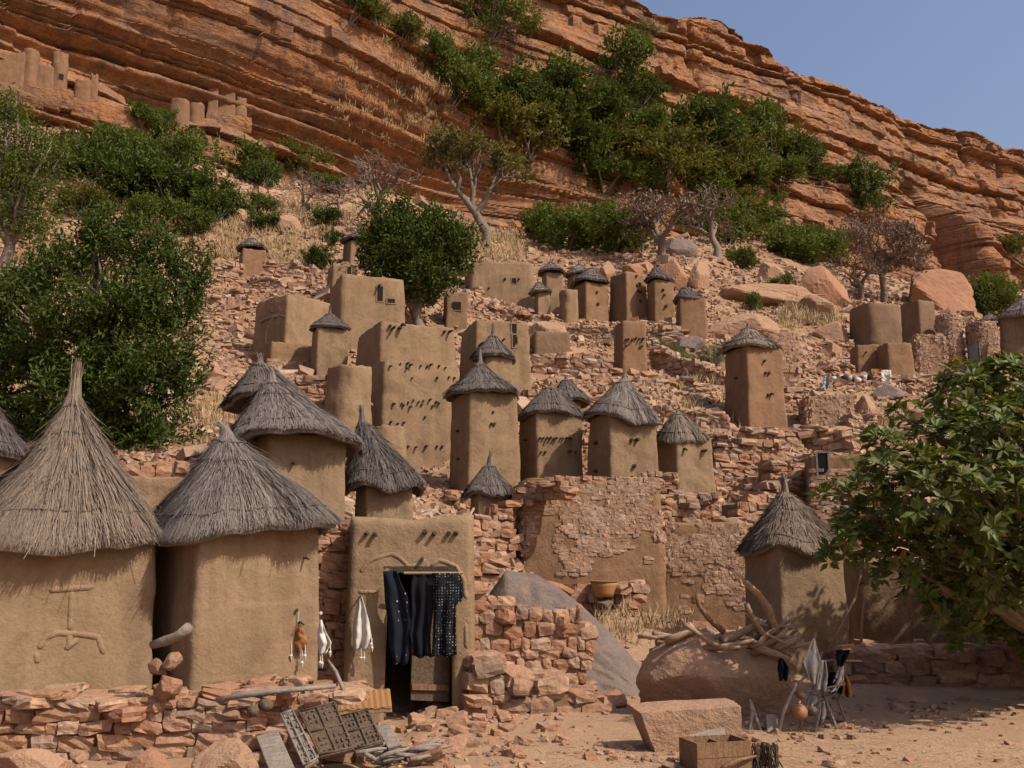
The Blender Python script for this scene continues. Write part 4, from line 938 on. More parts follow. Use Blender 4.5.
L_ = [('stone wall below the lone reddish granary on the left slope', (196, 300, 36), (252, 288, 36), 2.6, (.3, .12)),
 ('stone wall dropping left of the low slumped mud house', (190, 345, 30), (256, 352, 29.5), 2.4, (.3, .12)),
 ('stone terrace wall left above the drooping grey thatches', (200, 420, 21), (262, 408, 21), 2.2, (.28, .11)),
 ('brown stone enclosure beside the lone reddish granary on the left slope', (264, 258, 42), (302, 262, 42), 2, (.35, .14)),
 ('stone wall between the low slumped house and the rounded tower', (262, 380, 24.5), (330, 372, 24.5), 2.5, (.28, .11)),
 ('stone terrace wall under the small square granary', (300, 400, 22.8), (352, 392, 22.8), 1.8, (.26, .1)),
 ('stone terrace wall under the slender roofless tower', (596, 378, 30.5), (700, 382, 30.5), 1.6, (.3, .12)),
 ('stone terrace wall in mid slope above the terrace row thatches', (528, 392, 27), (600, 386, 27.5), 1.5, (.3, .12)),
 ('stone ledge wall under the topmost granary cluster', (560, 324, 37.5), (680, 328, 37), 1.6, (.32, .13)),
 ('stone wall left of the topmost cluster beside a dark hollow', (478, 300, 39), (545, 318, 38), 1.8, (.3, .13)),
 ('stone terrace wall under the tall lone granary', (700, 424, 26.5), (800, 428, 26.5), 1.5, (.3, .12)),
 ('tall rough stone wall right of the squat brown-capped granary', (716, 446, 22.5), (776, 440, 23), 3, (.26, .11)),
 ('rough stone wall in the gap above the peaked thatch', (742, 500, 19.2), (812, 470, 20.2), 2.8, (.25, .105)),
 ('red earth and stone wall in mid slope left of the pale hanging cloth', (786, 396, 31), (852, 398, 31.5), 2.2, (.3, .12)),
 ('stone wall under the two small reddish blocks', (846, 376, 35.5), (950, 378, 35), 1.8, (.3, .12)),
 ('stone wall stepping down behind the broad-leaved tree', (850, 430, 26), (940, 420, 27), 1.8, (.3, .12)),
 ('small stone retaining wall below the pale block boulder', (852, 415, 29), (905, 408, 30), 1.0, (.3, .12)),
 ('stone wall between the terrace wall and the lower red wall', (664, 498, 18.9), (752, 524, 18.9), 1.0, (.24, .1)),
 ('rubble wall hugging the big terrace wall left corner', (468, 520, 16.8), (512, 500, 17.2), 1.1, (.24, .1)),
 ('long stone wall high on the right slope above the small blocks', (800, 345, 42), (850, 340, 42), 1.2, (.35, .14)),
 ('stone terrace in the rubble above the slender roofless tower right side', (650, 345, 35), (720, 372, 33), 1.2, (.3, .12)),
 ('long dry stone terrace right of the slender roofless tower', (648, 404, 27.5), (722, 412, 26.8), 1.3, (.28, .11)),
 ('stone terrace above the squat brown-capped granary', (690, 432, 24.8), (724, 436, 24.5), 1.2, (.28, .1)),
 ('crumbling stone wall right of the tall lone granary foot', (790, 424, 27), (850, 432, 26), 1.4, (.28, .11)),
 ('curving stone wall below the tall lone granary', (776, 462, 21.5), (846, 452, 22.5), 1.6, (.26, .1)),
 ('stone wall on the slope between slit-windowed house and lone left granary', (250, 276, 38), (324, 282, 37), 1.4, (.3, .12)),
 ('low stone wall high on the left slope left of the lone granary', (196, 272, 41), (240, 262, 42), 1.2, (.32, .13)),
 ('stone terrace right of the square slot-windowed house', (534, 352, 32), (610, 358, 32), 1.3, (.3, .12)),
 ('stone terrace under the rounded brown house on the upper right', (800, 372, 36), (852, 366, 37), 1.2, (.32, .13)),
 ('stone wall on the slope above the tall lone granary', (780, 372, 38), (838, 356, 40), 1.2, (.32, .13)),
 ('low stone wall at the left of the drooping grey thatches', (196, 385, 25), (240, 378, 25.5), 1.4, (.28, .11)),
 ('stone wall rising toward the long low mud house', (452, 300, 40), (480, 286, 41), 1.5, (.32, .13)),
]
for i, (lb, A, B, hm, ss) in enumerate(L_): drystone(lb, A, B, hm, .6, ss, seed=20+i, mat=STONEF if A[2] > 25 else STONE)
drystone('dark stone wall in the shade at the foot of the broad-leaved tree', (842, 648, 13.0), (1130, 640, 13.4), 2, .6, (.34, .19), near=True, seed=60)

# stones showing through the red plaster and facing the ruined houses
def facing(k, x0, x1, y0, y1, n, sz, fade=.4, label='exposed_stones'):
    root, b, yaw = BV[k]; rs = np.random.RandomState(len(k)*7+int(x0)); C, S, Y_ = [], [], []
    for i in range(n*3):
        px, py = rs.uniform(x0, x1), rs.uniform(y0, y1)
        tt = (py-y0)/(y1-y0)
        if float(fbm(px*.035, py*.05, 0, 21, 3)) < -.25+fade*tt*1.6-.12: continue
        if rs.rand() < .12+.35*tt*(fade > 0): continue
        h = on(k, px, py)
        if not h or abs(h[1].z) > .7: continue
        z = round(h[0].z/(sz*.5))*sz*.5+rs.normal(0, sz*.06)
        C.append((h[0].x, h[0].y, z)); w = sz*rs.uniform(.6, 1.5); S.append((w, sz*.22, sz*rs.uniform(.38, .6))); Y_.append(math.atan2(h[1].x, -h[1].y)+rs.normal(0, .1))
        if len(C) >= n: break
    if len(C) > 40:
        V, Fc = stones(C, S, np.array(Y_), 2, 5, .3, .13, .1); obj(label, V, Fc, STONEF, root)
facing('TW1', 516, 672, 478, 612, 2600, .13, .48); facing('TW1', 508, 518, 484, 600, 20, .13, .8); facing('TW2', 660, 752, 524, 612, 900, .13, .35)
for k, box in (('R10', (800, 853, 395, 430)), ('H3b', (262, 314, 360, 396)), ('R5', (934, 970, 313, 372)), ('R6', (966, 1005, 320, 372)), ('R7', (910, 946, 335, 372)), ('S1', (765, 800, 330, 372))): facing(k, *box, 500, .22, -.9)
facing('R8', 808, 872, 470, 548, 150, .14, .2)
# rubble courses along terrace top
drystone('loose stone coping along the big terrace wall top', (512, 488, 17.5), (556, 480, 16.9), .3, .4, (.2, .1), seed=81)
drystone('thin stone coping at the feet of the terrace row granaries', (556, 477, 17.6), (668, 475, 17.7), .26, .4, (.18, .08), seed=82)
for k, (x0, x1, y, D) in enumerate([(446, 522, 494, 20.8), (588, 660, 481, 20.3), (655, 716, 494, 21.2)]):
    drystone(('stone footing under the tallest terrace granary', 'stone footing under the brush-edged terrace granary', 'stone footing under the squat brown-capped granary')[k], (x0, y, D-.3), (x1, y, D-.1), .5, .5, (.2, .09), seed=90+k)

# ------------------------------------------------------------------ scree and ground litter
rs = np.random.RandomState(77)
N = 125000
Yr = 13.2*(105/13.2)**rs.rand(N); Xr = (rs.rand(N)*1.2-.6)*Yr*1.0; Zr = terr(Xr, Yr)
dens = fbm(Xr*.22, Yr*.22, 0, 55, 3)+.25-np.clip((Yr-60)/25, 0, 1)*.5
keep = (dens > rs.uniform(-.45, .45, N)) & ~((Xr > 1) & (Yr < 15.2))
keep &= ~((Xr > -8) & (Xr < -1.2) & (Yr < 12.4))
Xr, Yr, Zr = Xr[keep], Yr[keep], Zr[keep]
sz = rs.lognormal(-2.3, .5, len(Xr)).clip(.05, .6)*np.interp(Yr, [12, 30, 60], [.85, 1.1, 1.7])
S = np.stack([sz, sz*rs.uniform(.6, 1, len(sz)), sz*rs.uniform(.3, .65, len(sz))], -1)
V, Fc = stones(np.stack([Xr, Yr, Zr+sz*.08], -1), S, None, 1, 7, .0, .24, .3)
tag(obj('scree', V, Fc, STONEF), 'broken stones strewn all over the village slope', kind='stuff')
N = 4200
Yr = rs.uniform(7.4, 15, N); Xr = rs.uniform(-.62, .75, N)*Yr
keep = (fbm(Xr*.8, Yr*.8, 0, 66, 3) > rs.uniform(-.2, .5, N)); Xr, Yr = Xr[keep], Yr[keep]; sz = rs.lognormal(-3.1, .55, len(Xr)).clip(.02, .16)
V, Fc = stones(np.stack([Xr, Yr, terr(Xr, Yr)+sz*.1], -1), np.stack([sz, sz*.8, sz*.5], -1), None, 2, 8, .3, .15, .3)
tag(obj('pebbles', V, Fc, STONE), 'pebbles and chips lying on the dusty ground in front', kind='stuff')
N = 9500
Yr = rs.uniform(7.2, 14.2, N); Xr = rs.uniform(-.2, .72, N)*Yr; keep = fbm(Xr*.7, Yr*.7, 0, 68, 3) > rs.uniform(-.3, .35, N); Xr, Yr = Xr[keep], Yr[keep]; Zr = terr(Xr, Yr)+.006
a = rs.rand(len(Xr))*6.28; l = rs.uniform(.02, .11, len(Xr)); e1 = np.stack([np.cos(a)*l, np.sin(a)*l, rs.normal(0, .008, len(a))], -1); e2 = np.stack([-np.sin(a), np.cos(a), 0*a], -1)*.0035
B = np.stack([Xr, Yr, Zr], -1)
V = np.stack([B-e1/2-e2, B+e1/2-e2, B+e1/2+e2, B-e1/2+e2], 1).reshape(-1, 3); Fc = np.arange(len(V)).reshape(-1, 4)
tag(obj('straw_litter', V, Fc, STRAW), 'bits of straw scattered on the open ground', kind='stuff')
# ------------------------------------------------------------------ boulders
def boulder(label, L, R, T, B, D, mat=None, seed=0, roll=0.0, depth=.9, bury=.15, n=18, name='boulder', group=None, flatn=14):
    rs = np.random.RandomState(seed+900)
    if D is None: D = hit((L+R)/2, B-1).y
    a, b, t_, bt = P(L, (T+B)/2, D), P(R, (T+B)/2, D), P((L+R)/2, T, D), P((L+R)/2, B, D)
    w = b.x-a.x; h = (t_.z-bt.z)*(1+bury); c = np.array([(a.x+b.x)/2, D+w*depth*.3, (t_.z+bt.z-(t_.z-bt.z)*bury)/2])
    Tg, Q = cubegrid(n); U = Tg/np.linalg.norm(Tg, axis=1)[:, None]
    N_ = rs.normal(size=(flatn, 3)); N_ /= np.linalg.norm(N_, axis=1)[:, None]; dd = rs.uniform(.62, .95, flatn)
    dt = U@N_.T; r = np.min(np.where(dt > .05, dd/np.maximum(dt, .05), 9), axis=1); r = np.minimum(r, 1.15)
    r = r*(1+.05*fbm(U[:, 0]*2.2+seed, U[:, 1]*2.2, U[:, 2]*2.2, seed, 4)+.018*fbm(U[:, 0]*9+seed, U[:, 1]*9, U[:, 2]*12, seed, 2))
    V = U*r[:, None]; V = V/np.abs(V).max(0)
    V = V*np.array([w/2, w*depth/2, h/2])
    cr, sr = math.cos(roll), math.sin(roll)
    V = np.stack([V[:, 0]*cr-V[:, 2]*sr, V[:, 1], V[:, 0]*sr+V[:, 2]*cr], -1)+c
    return tag(obj(name, V, Q, mat or BOULD, smooth=False), label, 'boulder', group)
# the big grey slab: a smooth face leaning back, with real thickness behind it
U_ = np.linspace(0, 1, 90); up = np.array([(470, 640), (482, 608), (505, 575), (535, 578), (560, 592), (585, 612), (620, 645), (648, 680), (660, 704)], float); lo = np.array([(470, 706), (540, 708), (600, 708), (662, 708)], float)
su = np.linspace(0, 1, len(up)); sl2 = np.linspace(0, 1, len(lo)); rows = []
for t in np.linspace(0, 1, 34):
    for u in U_:
        a = (np.interp(u, su, up[:, 0]), np.interp(u, su, up[:, 1])); b = (np.interp(u, sl2, lo[:, 0]), np.interp(u, sl2, lo[:, 1]))
        D_ = 12.75-.85*t**.8+.25*(1-math.sin(u*math.pi))+.22*float(fbm(u*3, t*2, 0, 5, 4))+.10*abs(float(fbm(u*7, t*5, 0, 6, 3))); rows.append(tuple(P(a[0]+(b[0]-a[0])*t, a[1]+(b[1]-a[1])*t, D_)))
top_ = rows[:90]; back = []
for dy, dz in ((.9, -.75), (.85, -.25), (.6, .04), (.3, .05), (.1, .03)): back += [(x, y+dy, z+dz) for x, y, z in top_]
V = back+rows; m = len(V)//90; ii = np.arange(m*90).reshape(m, 90); Fc = np.stack([ii[:-1, 1:], ii[:-1, :-1], ii[1:, :-1], ii[1:, 1:]], -1).reshape(-1, 4)
tag(obj('boulder', V, Fc, BOULDG, smooth=True), 'large smooth grey slab rock sloping down to the right behind the rough stone wall', 'boulder')
boulder('huge brown boulder topped with firewood in the right foreground', 640, 806, 632, 752, 10.7, BOULD, 4, 0, .75, n=34, flatn=12)
q_ = P(688, 729, 9.1); V, Fc = stones([tuple(q_)], [(.84, .42, .42)], np.array([.12]), 14, 4, .14, .010, .03); V[:, 0] += (V[:, 2]-q_.z)*np.where(V[:, 0] < q_.x, -.35, .1)
tag(obj('stone_block', V, Fc, BOULD), 'pale pink squared stone block in front of the huge brown boulder', 'boulder')
boulder('large rounded pinkish rock at the bottom edge below the platform wall', 186, 268, 744, 790, 8.15, BOULD, 6, 0, .7, n=20)
boulder('flat broad pinkish rock at the bottom left corner', -24, 80, 750, 790, 8.15, BOULD, 7, 0, .7, n=20)
boulder('small angular rock between two big ones at the bottom edge', 120, 172, 750, 790, 8.2, BOULDO, 8, 0, .7)
boulder('low flat orange rock lying on the ground before the stone wall', 552, 606, 738, 762, 9.6, BOULDO, 9, 0, .8)
boulder('pale flat rock on the sunlit ground before the shaded wall', 890, 938, 692, 708, 11.9, BOULD, 10, 0, .6)
boulder('small reddish rock at the shadow edge left of the pale chip', 955, 978, 696, 706, 12.0, BOULDO, 13, 0, .6)
boulder('small pale chip of rock at the shadow edge far right', 986, 1004, 698, 707, 12.0, BOULD, 14, 0, .6)
boulder('orange rock at the foot of the stone wall next to the grey slab', 500+88, 628, 690, 714, 11.4, BOULDO, 15, 0, .8)
boulder('cream coloured stone wedged between the two nearest granaries', 160, 182, 651, 668, 9.0, BOULD, 16, .3, .8)
boulder('round red stone below the cream one between the two nearest granaries', 152, 180, 674, 698, 8.9, BOULDO, 17, 0, .9, flatn=20)
boulder('small red stone left of the cream one between the nearest granaries', 148, 164, 656, 676, 9.05, BOULDO, 18, .5, .9)
UB = [('large orange boulder with a sharp peak below the reddish bare tree', 794, 856, 262, 312, BOULDO), ('wide orange boulder half sunk right of the reddish bare tree', 908, 976, 266, 312, BOULDO),
 ('long pale slab sloping down right across the upper slope', 706, 832, 280, 308, BOULD), ('pointed pale rock at the upper left end of the long slab', 688, 714, 257, 290, BOULD),
 ('pale flat-topped rock below the ledge bushes left of the peaked boulder', 755, 790, 259, 283, BOULD), ('broad beige outcrop behind the tall lone granary', 704, 786, 307, 340, BOULD),
 ('brown rock hump left of the rounded brown house', 814, 852, 320, 344, BOULD), ('small beige rock between the long slab and the peaked boulder', 800, 842, 292, 318, BOULD),
 ('pale block boulder standing below the cloths on the right slope', 855, 878, 394, 420, BOULD), ('cracked grey boulder under the pale hanging cloth', 873, 912, 381, 400, BOULDG),
 ('pale pinkish rock behind the topmost cluster thatches', 596, 616, 260, 280, BOULD), ('brown rock between the topmost tower and crooked cap', 618, 658, 257, 278, BOULDO),
 ('upright orange rock right of the crooked-capped granary', 658, 688, 256, 290, BOULDO), ('brown rock over a dark hollow in mid slope', 527, 570, 318, 350, BOULD),
 ('grey rock patch on the slope right of the slender tower', 672, 706, 334, 352, BOULDG), ('rounded pale rock behind the broad-leaved tree top', 915, 945, 400, 425, BOULD),
 ('grey slab left of the pointed pale rock on the upper slope', 655, 700, 236, 256, BOULDG), ('pale rock near the foot of the cliff above the dark crowned tree', 440, 470, 236, 256, BOULD),
 ('angular rock on the left slope above the low slumped house', 268, 300, 212, 232, BOULD), ('flat rock below the leftmost cliff bushes', 222, 250, 205, 222, BOULD),
 ('pale sloping rock above the broken house front', 826, 862, 425, 446, BOULD), ('orange rock tumbled right of the tall lone granary', 766, 790, 430, 448, BOULDO)]
for i, (lb, L, R, T, B, m_) in enumerate(UB): boulder(lb, L, R, T, B, None, m_, 30+i, 0, .8, .3, 14)
# loose blocks at the foot of the platform and the stone wall (one object each)
rs = np.random.RandomState(12); k = 0
cubes = []
for i in range(70):
    if i < 34: px, py = rs.uniform(240, 470), rs.uniform(716, 764)
    elif i < 56: px, py = rs.uniform(440, 640), rs.uniform(708, 764)
    else: px, py = rs.uniform(640, 1010), rs.uniform(705, 764)
    h = hit(px, py); s_ = rs.uniform(.07, .24) if i < 50 else rs.uniform(.03, .09)
    V, Fc = stones([(h.x, h.y, h.z+s_*.12)], [(s_, s_*.8, s_*.5)], None, 3, 300+i, .3, .13, .2)
    z_ = ('at the foot of the doorway and platform', 'on the ground before the stone wall', 'on the open dusty ground')[0 if i < 34 else 1 if i < 56 else 2]
    tag(obj('loose_rock', V, Fc, STONE), 'loose sandstone rock '+z_, 'rock', 'loose rocks '+z_)

# ------------------------------------------------------------------ vegetation
def leaves(C, Dv, Nv, ln, wd, fold=.25):
    Dv = Dv/np.linalg.norm(Dv, axis=1)[:, None]; S_ = np.cross(Dv, Nv); S_ /= np.linalg.norm(S_, axis=1)[:, None]+1e-9; N2 = np.cross(S_, Dv)
    ln = ln[:, None]; wd = wd[:, None]
    m = C+Dv*ln*.5; up = N2*wd*fold
    V = np.stack([C, m-S_*wd/2+up, C+Dv*ln-N2*ln*.1, m+S_*wd/2+up, m], 1).reshape(-1, 3)
    b = np.arange(len(C))[:, None]*5
    Fc = np.concatenate([b+np.array([[0, 1, 2, 4]]), b+np.array([[0, 4, 2, 3]])])
    return V, Fc
def crown_pts(lobes, ncl, rs, shell=.55):
    w = np.array([l[1]*l[1] for l in lobes]); w = w/w.sum(); out = []; nn = []
    for i in rs.choice(len(lobes), ncl, p=w):
        c, r, sq = lobes[i]; d = rs.normal(size=3); d /= np.linalg.norm(d)
        if d[2] < -.3 and rs.rand() < .5: d[2] *= -1
        q = r*(shell+(1-shell)*rs.rand()**.6)*(1+.15*rs.normal())
        out.append((c[0]+d[0]*q, c[1]+d[1]*q, c[2]+d[2]*q*sq)); nn.append(d)
    return np.array(out), np.array(nn)
def foliage(lobes, ncl, per, sig, ll, lw, rs, dirup=.3, shell=.55, droop=0, rosette=False, elong=1.6):
    C, Nn = crown_pts(lobes, ncl, rs, shell)
    if rosette:
        n = ncl*per; ci = np.repeat(np.arange(ncl), per); ph = np.tile(np.arange(per)*2*math.pi/per, ncl)+np.repeat(rs.rand(ncl)*6, per)+rs.normal(0, .25, n)
        ax = Nn+np.array([0, 0, .9])+rs.normal(0, .25, (ncl, 3)); ax /= np.linalg.norm(ax, axis=1)[:, None]
        e1 = np.cross(ax, np.array([.3, .9, .1])); e1 /= np.linalg.norm(e1, axis=1)[:, None]; e2 = np.cross(ax, e1)
        tl = rs.uniform(.05, .75, n)[:, None]; Dv = (e1[ci]*np.cos(ph)[:, None]+e2[ci]*np.sin(ph)[:, None])+ax[ci]*tl
        return (*leaves(C[ci]+Dv*.015, Dv, ax[ci]+rs.normal(0, .15, (n, 3)), ll*rs.uniform(.55, 1.2, n), lw*rs.uniform(.7, 1.2, n), .18), C)
    n = ncl*per; ci = np.repeat(np.arange(ncl), per)
    ax = Nn+np.array([0, 0, dirup*2])+rs.normal(0, .3, (ncl, 3)); ax /= np.linalg.norm(ax, axis=1)[:, None]
    tt = rs.uniform(-1, 1, n); off = ax[ci]*tt[:, None]*sig*elong+rs.normal(0, sig*.45, (n, 3)); off[:, 2] -= droop*rs.rand(n)
    Dv = rs.normal(size=(n, 3))*.8+ax[ci]*.8; Nv = rs.normal(size=(n, 3))+np.array([0, 0, 1.0])
    V, Fc = leaves(C[ci]+off, Dv, Nv, ll*rs.uniform(.6, 1.3, n), lw*rs.uniform(.7, 1.3, n)); return V, Fc, C
# six shared bush crowns of unit radius
protos = []
for i in range(8):
    rs = np.random.RandomState(100+i); lob = [((0, 0, .45), .62, .8)]
    for k in range(7):
        a = rs.rand()*6.28; q = rs.uniform(.3, .75); lob.append(((math.cos(a)*q, math.sin(a)*q, rs.uniform(.15, .85)), rs.uniform(.22, .42), .85))
    mt_ = (LEAFD, LEAFM, LEAFM, LEAFO, LEAFD, LEAFM, LEAFO, LEAFG)[i]
    V, Fc, C = foliage(lob, 170, 17, .085, .12 if i != 7 else .09, .05 if i != 7 else .03, rs, .3, .35)
    me = mk('bush_foliage', V, Fc); me.materials.append(mt_)
    st = []
    for k in range(9):
        q = C[rs.randint(len(C))]; st.append(tube([(rs.normal(0, .05), rs.normal(0, .05), -.15), (q[0]*.5, q[1]*.5, q[2]*.45), tuple(q)], [.03, .02, .008], 4))
    V, Fc = join(st); ms = mk('bush_stems', V, Fc); ms.materials.append(BARK)
    protos.append((me, ms))
TONE = {0: 'dark green', 1: 'bright green', 2: 'mid green', 3: 'olive', 4: 'deep green', 5: 'fresh green', 6: 'yellowish olive', 7: 'grey green'}
def bush(px, py, r, kind, label, group, toward=0.0, zs=1.0):
    toward = toward
    h = hit(px, py+r*.55); k = (h.y*cp+(h.z-CAMZ)*sp)/F; R = r*k*1.6; rs_ = random.Random(px*7+py)
    t = thing('bush', label, 'bush', (h.x, h.y-toward, h.z-.05*R), group); t.rotation_euler = (0, 0, rs_.random()*6.28); s_ = R*rs_.uniform(.95, 1.12); t.scale = (s_*rs_.uniform(.9, 1.15), s_*rs_.uniform(.9, 1.15), s_*rs_.uniform(.75, 1.15))
    link('foliage', protos[kind][0], None, t); link('stems', protos[kind][1], None, t)
def ordn(i): return ['first', 'second', 'third', 'fourth', 'fifth', 'sixth', 'seventh', 'eighth', 'ninth', 'tenth', 'eleventh', 'twelfth', 'thirteenth', 'fourteenth', 'fifteenth', 'sixteenth', 'seventeenth', 'eighteenth', 'nineteenth', 'twentieth', 'twenty-first', 'twenty-second', 'twenty-third', 'twenty-fourth', 'twenty-fifth', 'twenty-sixth'][i]
def band(lst, where, group):
    for i, (px, py, r, k) in enumerate(sorted(lst)): bush(px, py, r, k, f'{TONE[k]} bush {where}, {ordn(i)} from the left', group)
band([(436, 52, 22, 1), (452, 84, 28, 2), (476, 62, 22, 2), (496, 88, 26, 0), (520, 106, 26, 4), (545, 92, 28, 2), (572, 104, 28, 0), (598, 116, 26, 4), (622, 74, 26, 1), (640, 96, 20, 4), (616, 98, 22, 0), (655, 128, 26, 2), (684, 136, 28, 4), (712, 138, 24, 0), (742, 146, 26, 2), (772, 142, 26, 1), (795, 158, 20, 4), (820, 176, 16, 4)], 'along the upper edge of the cliff ledge', 'bushes along the upper edge of the cliff ledge')
band([(470, 112, 24, 3), (500, 124, 26, 6), (530, 136, 30, 6), (556, 128, 24, 3), (584, 150, 28, 0), (604, 176, 24, 4), (588, 132, 24, 2), (636, 152, 30, 3), (664, 166, 28, 6), (640, 182, 22, 2), (694, 168, 28, 3), (722, 172, 26, 6), (752, 178, 26, 1), (780, 172, 22, 2), (700, 200, 24, 5), (738, 204, 22, 3), (768, 208, 20, 2), (615, 148, 24, 3)], 'along the lower edge of the cliff ledge', 'bushes along the lower edge of the cliff ledge')
band([(540, 228, 24, 3), (566, 236, 30, 5), (590, 222, 22, 2), (612, 238, 26, 1), (640, 240, 22, 2), (690, 224, 20, 3), (730, 232, 22, 5), (762, 226, 24, 2), (790, 246, 20, 1), (812, 252, 26, 5), (838, 250, 20, 3), (742, 262, 14, 5), (780, 284, 9, 1)], 'at the foot of the right cliff', 'bushes at the foot of the right cliff')
band([(80, 150, 18, 2), (100, 170, 28, 4), (128, 186, 28, 0), (150, 160, 24, 2), (168, 190, 28, 4), (192, 162, 24, 2), (196, 196, 26, 0), (214, 212, 20, 4), (142, 120, 14, 2), (166, 120, 12, 2), (120, 145, 22, 2), (180, 140, 18, 4), (246, 166, 24, 2), (262, 178, 18, 4), (60, 160, 22, 3), (84, 205, 24, 3), (150, 214, 20, 2), (185, 222, 20, 2)], 'below the cliff dwellings', 'bushes of the thicket below the cliff dwellings')
band([(312, 168, 22, 3), (326, 184, 14, 2), (266, 222, 13, 0), (262, 206, 10, 2), (326, 222, 12, 0), (332, 240, 9, 0), (316, 262, 12, 0), (288, 160, 16, 3)], 'scattered above the left houses', 'bushes scattered above the left houses')
band([(350, 8, 22, 2), (375, 15, 14, 3), (400, 36, 18, 3), (648, 27, 12, 7)], 'high on top of the cliff band', 'bushes on top of the cliff band')
for a in [(865, 186, 20, 0, 'dark bush filling the vertical cleft of the cliff'), (872, 208, 14, 4, 'deep green bush at the bottom of the cliff cleft'), (1012, 246, 14, 3, 'olive bush at the cliff foot by the right edge'),
          (753, 304, 10, 1, 'bright green bush poking up above the tall lone granary'), (712, 358, 12, 7, 'grey green bush left of the tall lone granary'), (674, 352, 14, 7, 'grey green sprawling bush right of the slender tower'),
          (690, 360, 8, 7, 'tiny grey green bush between the two sprawling ones'), (634, 313, 6, 1, 'small green tuft at the foot of the topmost tower'), (563, 340, 0, 0, '')]:
    if a[4]: bush(*a, 'single bushes on the slopes')

def branches(base, top, targets, r0, rs, wig=.12, nseg=4):
    """one trunk that forks into limbs reaching the given points"""
    parts = []; b, t = Vector(base), Vector(top)
    pts = [b.lerp(t, i/nseg)+Vector((rs.normal(0, wig), rs.normal(0, wig), 0))*(0 < i < nseg) for i in range(nseg+1)]
    parts.append(tube(pts, [r0*1.25]+[r0*(1-.45*i/nseg) for i in range(1, nseg+1)], 9))
    for q in targets:
        q = Vector(q); s_ = pts[rs.randint(max(1, nseg-2), nseg+1)]; m = s_.lerp(q, .5)+Vector(rs.normal(0, wig, 3))+Vector((0, 0, (q-s_).length*.08))
        parts.append(tube([s_, s_.lerp(m, .5)+Vector(rs.normal(0, wig*.4, 3)), m, m.lerp(q, .5)+Vector(rs.normal(0, wig*.4, 3)), q], [r0*.5, r0*.38, r0*.26, r0*.16, r0*.05], 6))
    return join(parts)
def tree(name, label, base, top, lobes, ncl, per, sig, ll, lw, mat, r0, seed, bark=None, ntw=40, **kw):
    rs = np.random.RandomState(seed); t = thing(name, label, 'tree', base)
    V, Fc, C = foliage(lobes, ncl, per, sig, ll, lw, rs, **kw)
    tg = [l[0] for l in lobes]+[tuple(C[i]) for i in rs.choice(len(C), min(ntw, len(C)), replace=False)]
    V2, F2 = branches(base, top, tg, r0, rs)
    obj('trunk', V2, F2, bark or BARK, t, smooth=True); obj('crown', V, Fc, mat, t)
    return t
def lob(px, py, r, D, dy=0.0, sq=.9):
    p = P(px, py, D); k = (p.y*cp+(p.z-CAMZ)*sp)/F; return ((p.x, p.y+dy, p.z), r*k, sq)
LEAFT = mat_leaf('dark_tree_leaf', [(.034, .055, .010), (.054, .078, .014), (.08, .104, .019), (.042, .063, .011)], .22, .12)  # dark green leaf tones of the two dense trees
# big dark tree behind the nearest granaries
D = 17.5
LB = [lob(x, y, r, D+dy) for x, y, r, dy in [(60, 270, 34, 0), (100, 245, 30, .3), (140, 252, 30, 0), (175, 262, 28, -.2), (28, 300, 36, 0), (70, 330, 46, -.6), (125, 310, 46, -.5), (165, 320, 36, 0), (20, 370, 44, 0), (80, 395, 50, -.5), (140, 380, 46, -.4), (172, 385, 26, 0), (92, 222, 14, 0), (128, 228, 13, 0), (200, 275, 12, 0), (110, 440, 46, 0), (155, 435, 34, 0), (50, 440, 44, .4), (-20, 340, 50, .3), (-30, 420, 50, .3), (192, 300, 18, 0), (188, 350, 16, 0)]]
bp = P(100, 470, D+.3); bp.z = tz(bp.x, bp.y)-.2
tree('leafy_tree', 'big dark green feathery tree filling the gap behind the nearest granaries', tuple(bp), tuple(P(100, 380, D+.2)), LB, 1250, 40, .12, .12, .042, LEAFT, .17, 5, dirup=.35, shell=.3, elong=2.4)
D = 40
LB = [lob(x, y, r, D+dy) for x, y, r, dy in [(12, 110, 20, 0), (30, 135, 22, 0), (5, 150, 26, 0), (35, 165, 24, 0), (18, 190, 28, 0), (42, 195, 18, 0), (-20, 140, 30, 0), (-20, 190, 34, 0), (12, 222, 24, 0), (38, 222, 18, 0), (62, 150, 12, 0)]]
bp = P(5, 275, D); bp.z = tz(bp.x, bp.y)-.2
tree('leafy_tree', 'tall olive green airy tree cut by the left edge below the cliff dwellings', tuple(bp), tuple(P(10, 200, D)), LB, 520, 26, .3, .2, .07, LEAFM, .28, 6, dirup=-.1, shell=.4, droop=.5)
D = 33.5
LB = [lob(x, y, r, D+dy) for x, y, r, dy in [(385, 232, 20, 0), (372, 250, 16, 0), (376, 268, 16, 0), (400, 222, 18, 0), (412, 245, 26, -.4), (396, 264, 22, -.5), (428, 228, 20, 0), (440, 250, 24, -.3), (425, 272, 24, -.4), (455, 236, 16, 0), (466, 246, 12, 0), (460, 262, 12, 0), (448, 280, 15, 0), (410, 288, 16, 0), (430, 295, 12, 0), (377, 205, 8, 0), (396, 207, 7, 0), (475, 238, 6, 0)]]
bp = P(420, 322, D); bp.z = tz(bp.x, bp.y)-.2
tree('leafy_tree', 'dark green dense tree standing among houses above the peg-studded house', tuple(bp), tuple(P(418, 285, D)), LB, 520, 34, .17, .19, .07, LEAFT, .22, 7, dirup=.5, shell=.35, elong=2.6)
h = hit(490, 52); D = h.y
LB = [lob(x, y, r, D+dy) for x, y, r, dy in [(470, 8, 22, 0), (495, 0, 24, 0), (515, 14, 20, 0), (485, 25, 18, 0), (455, 15, 12, 0), (530, 26, 12, 0), (478, 40, 16, 0)]]
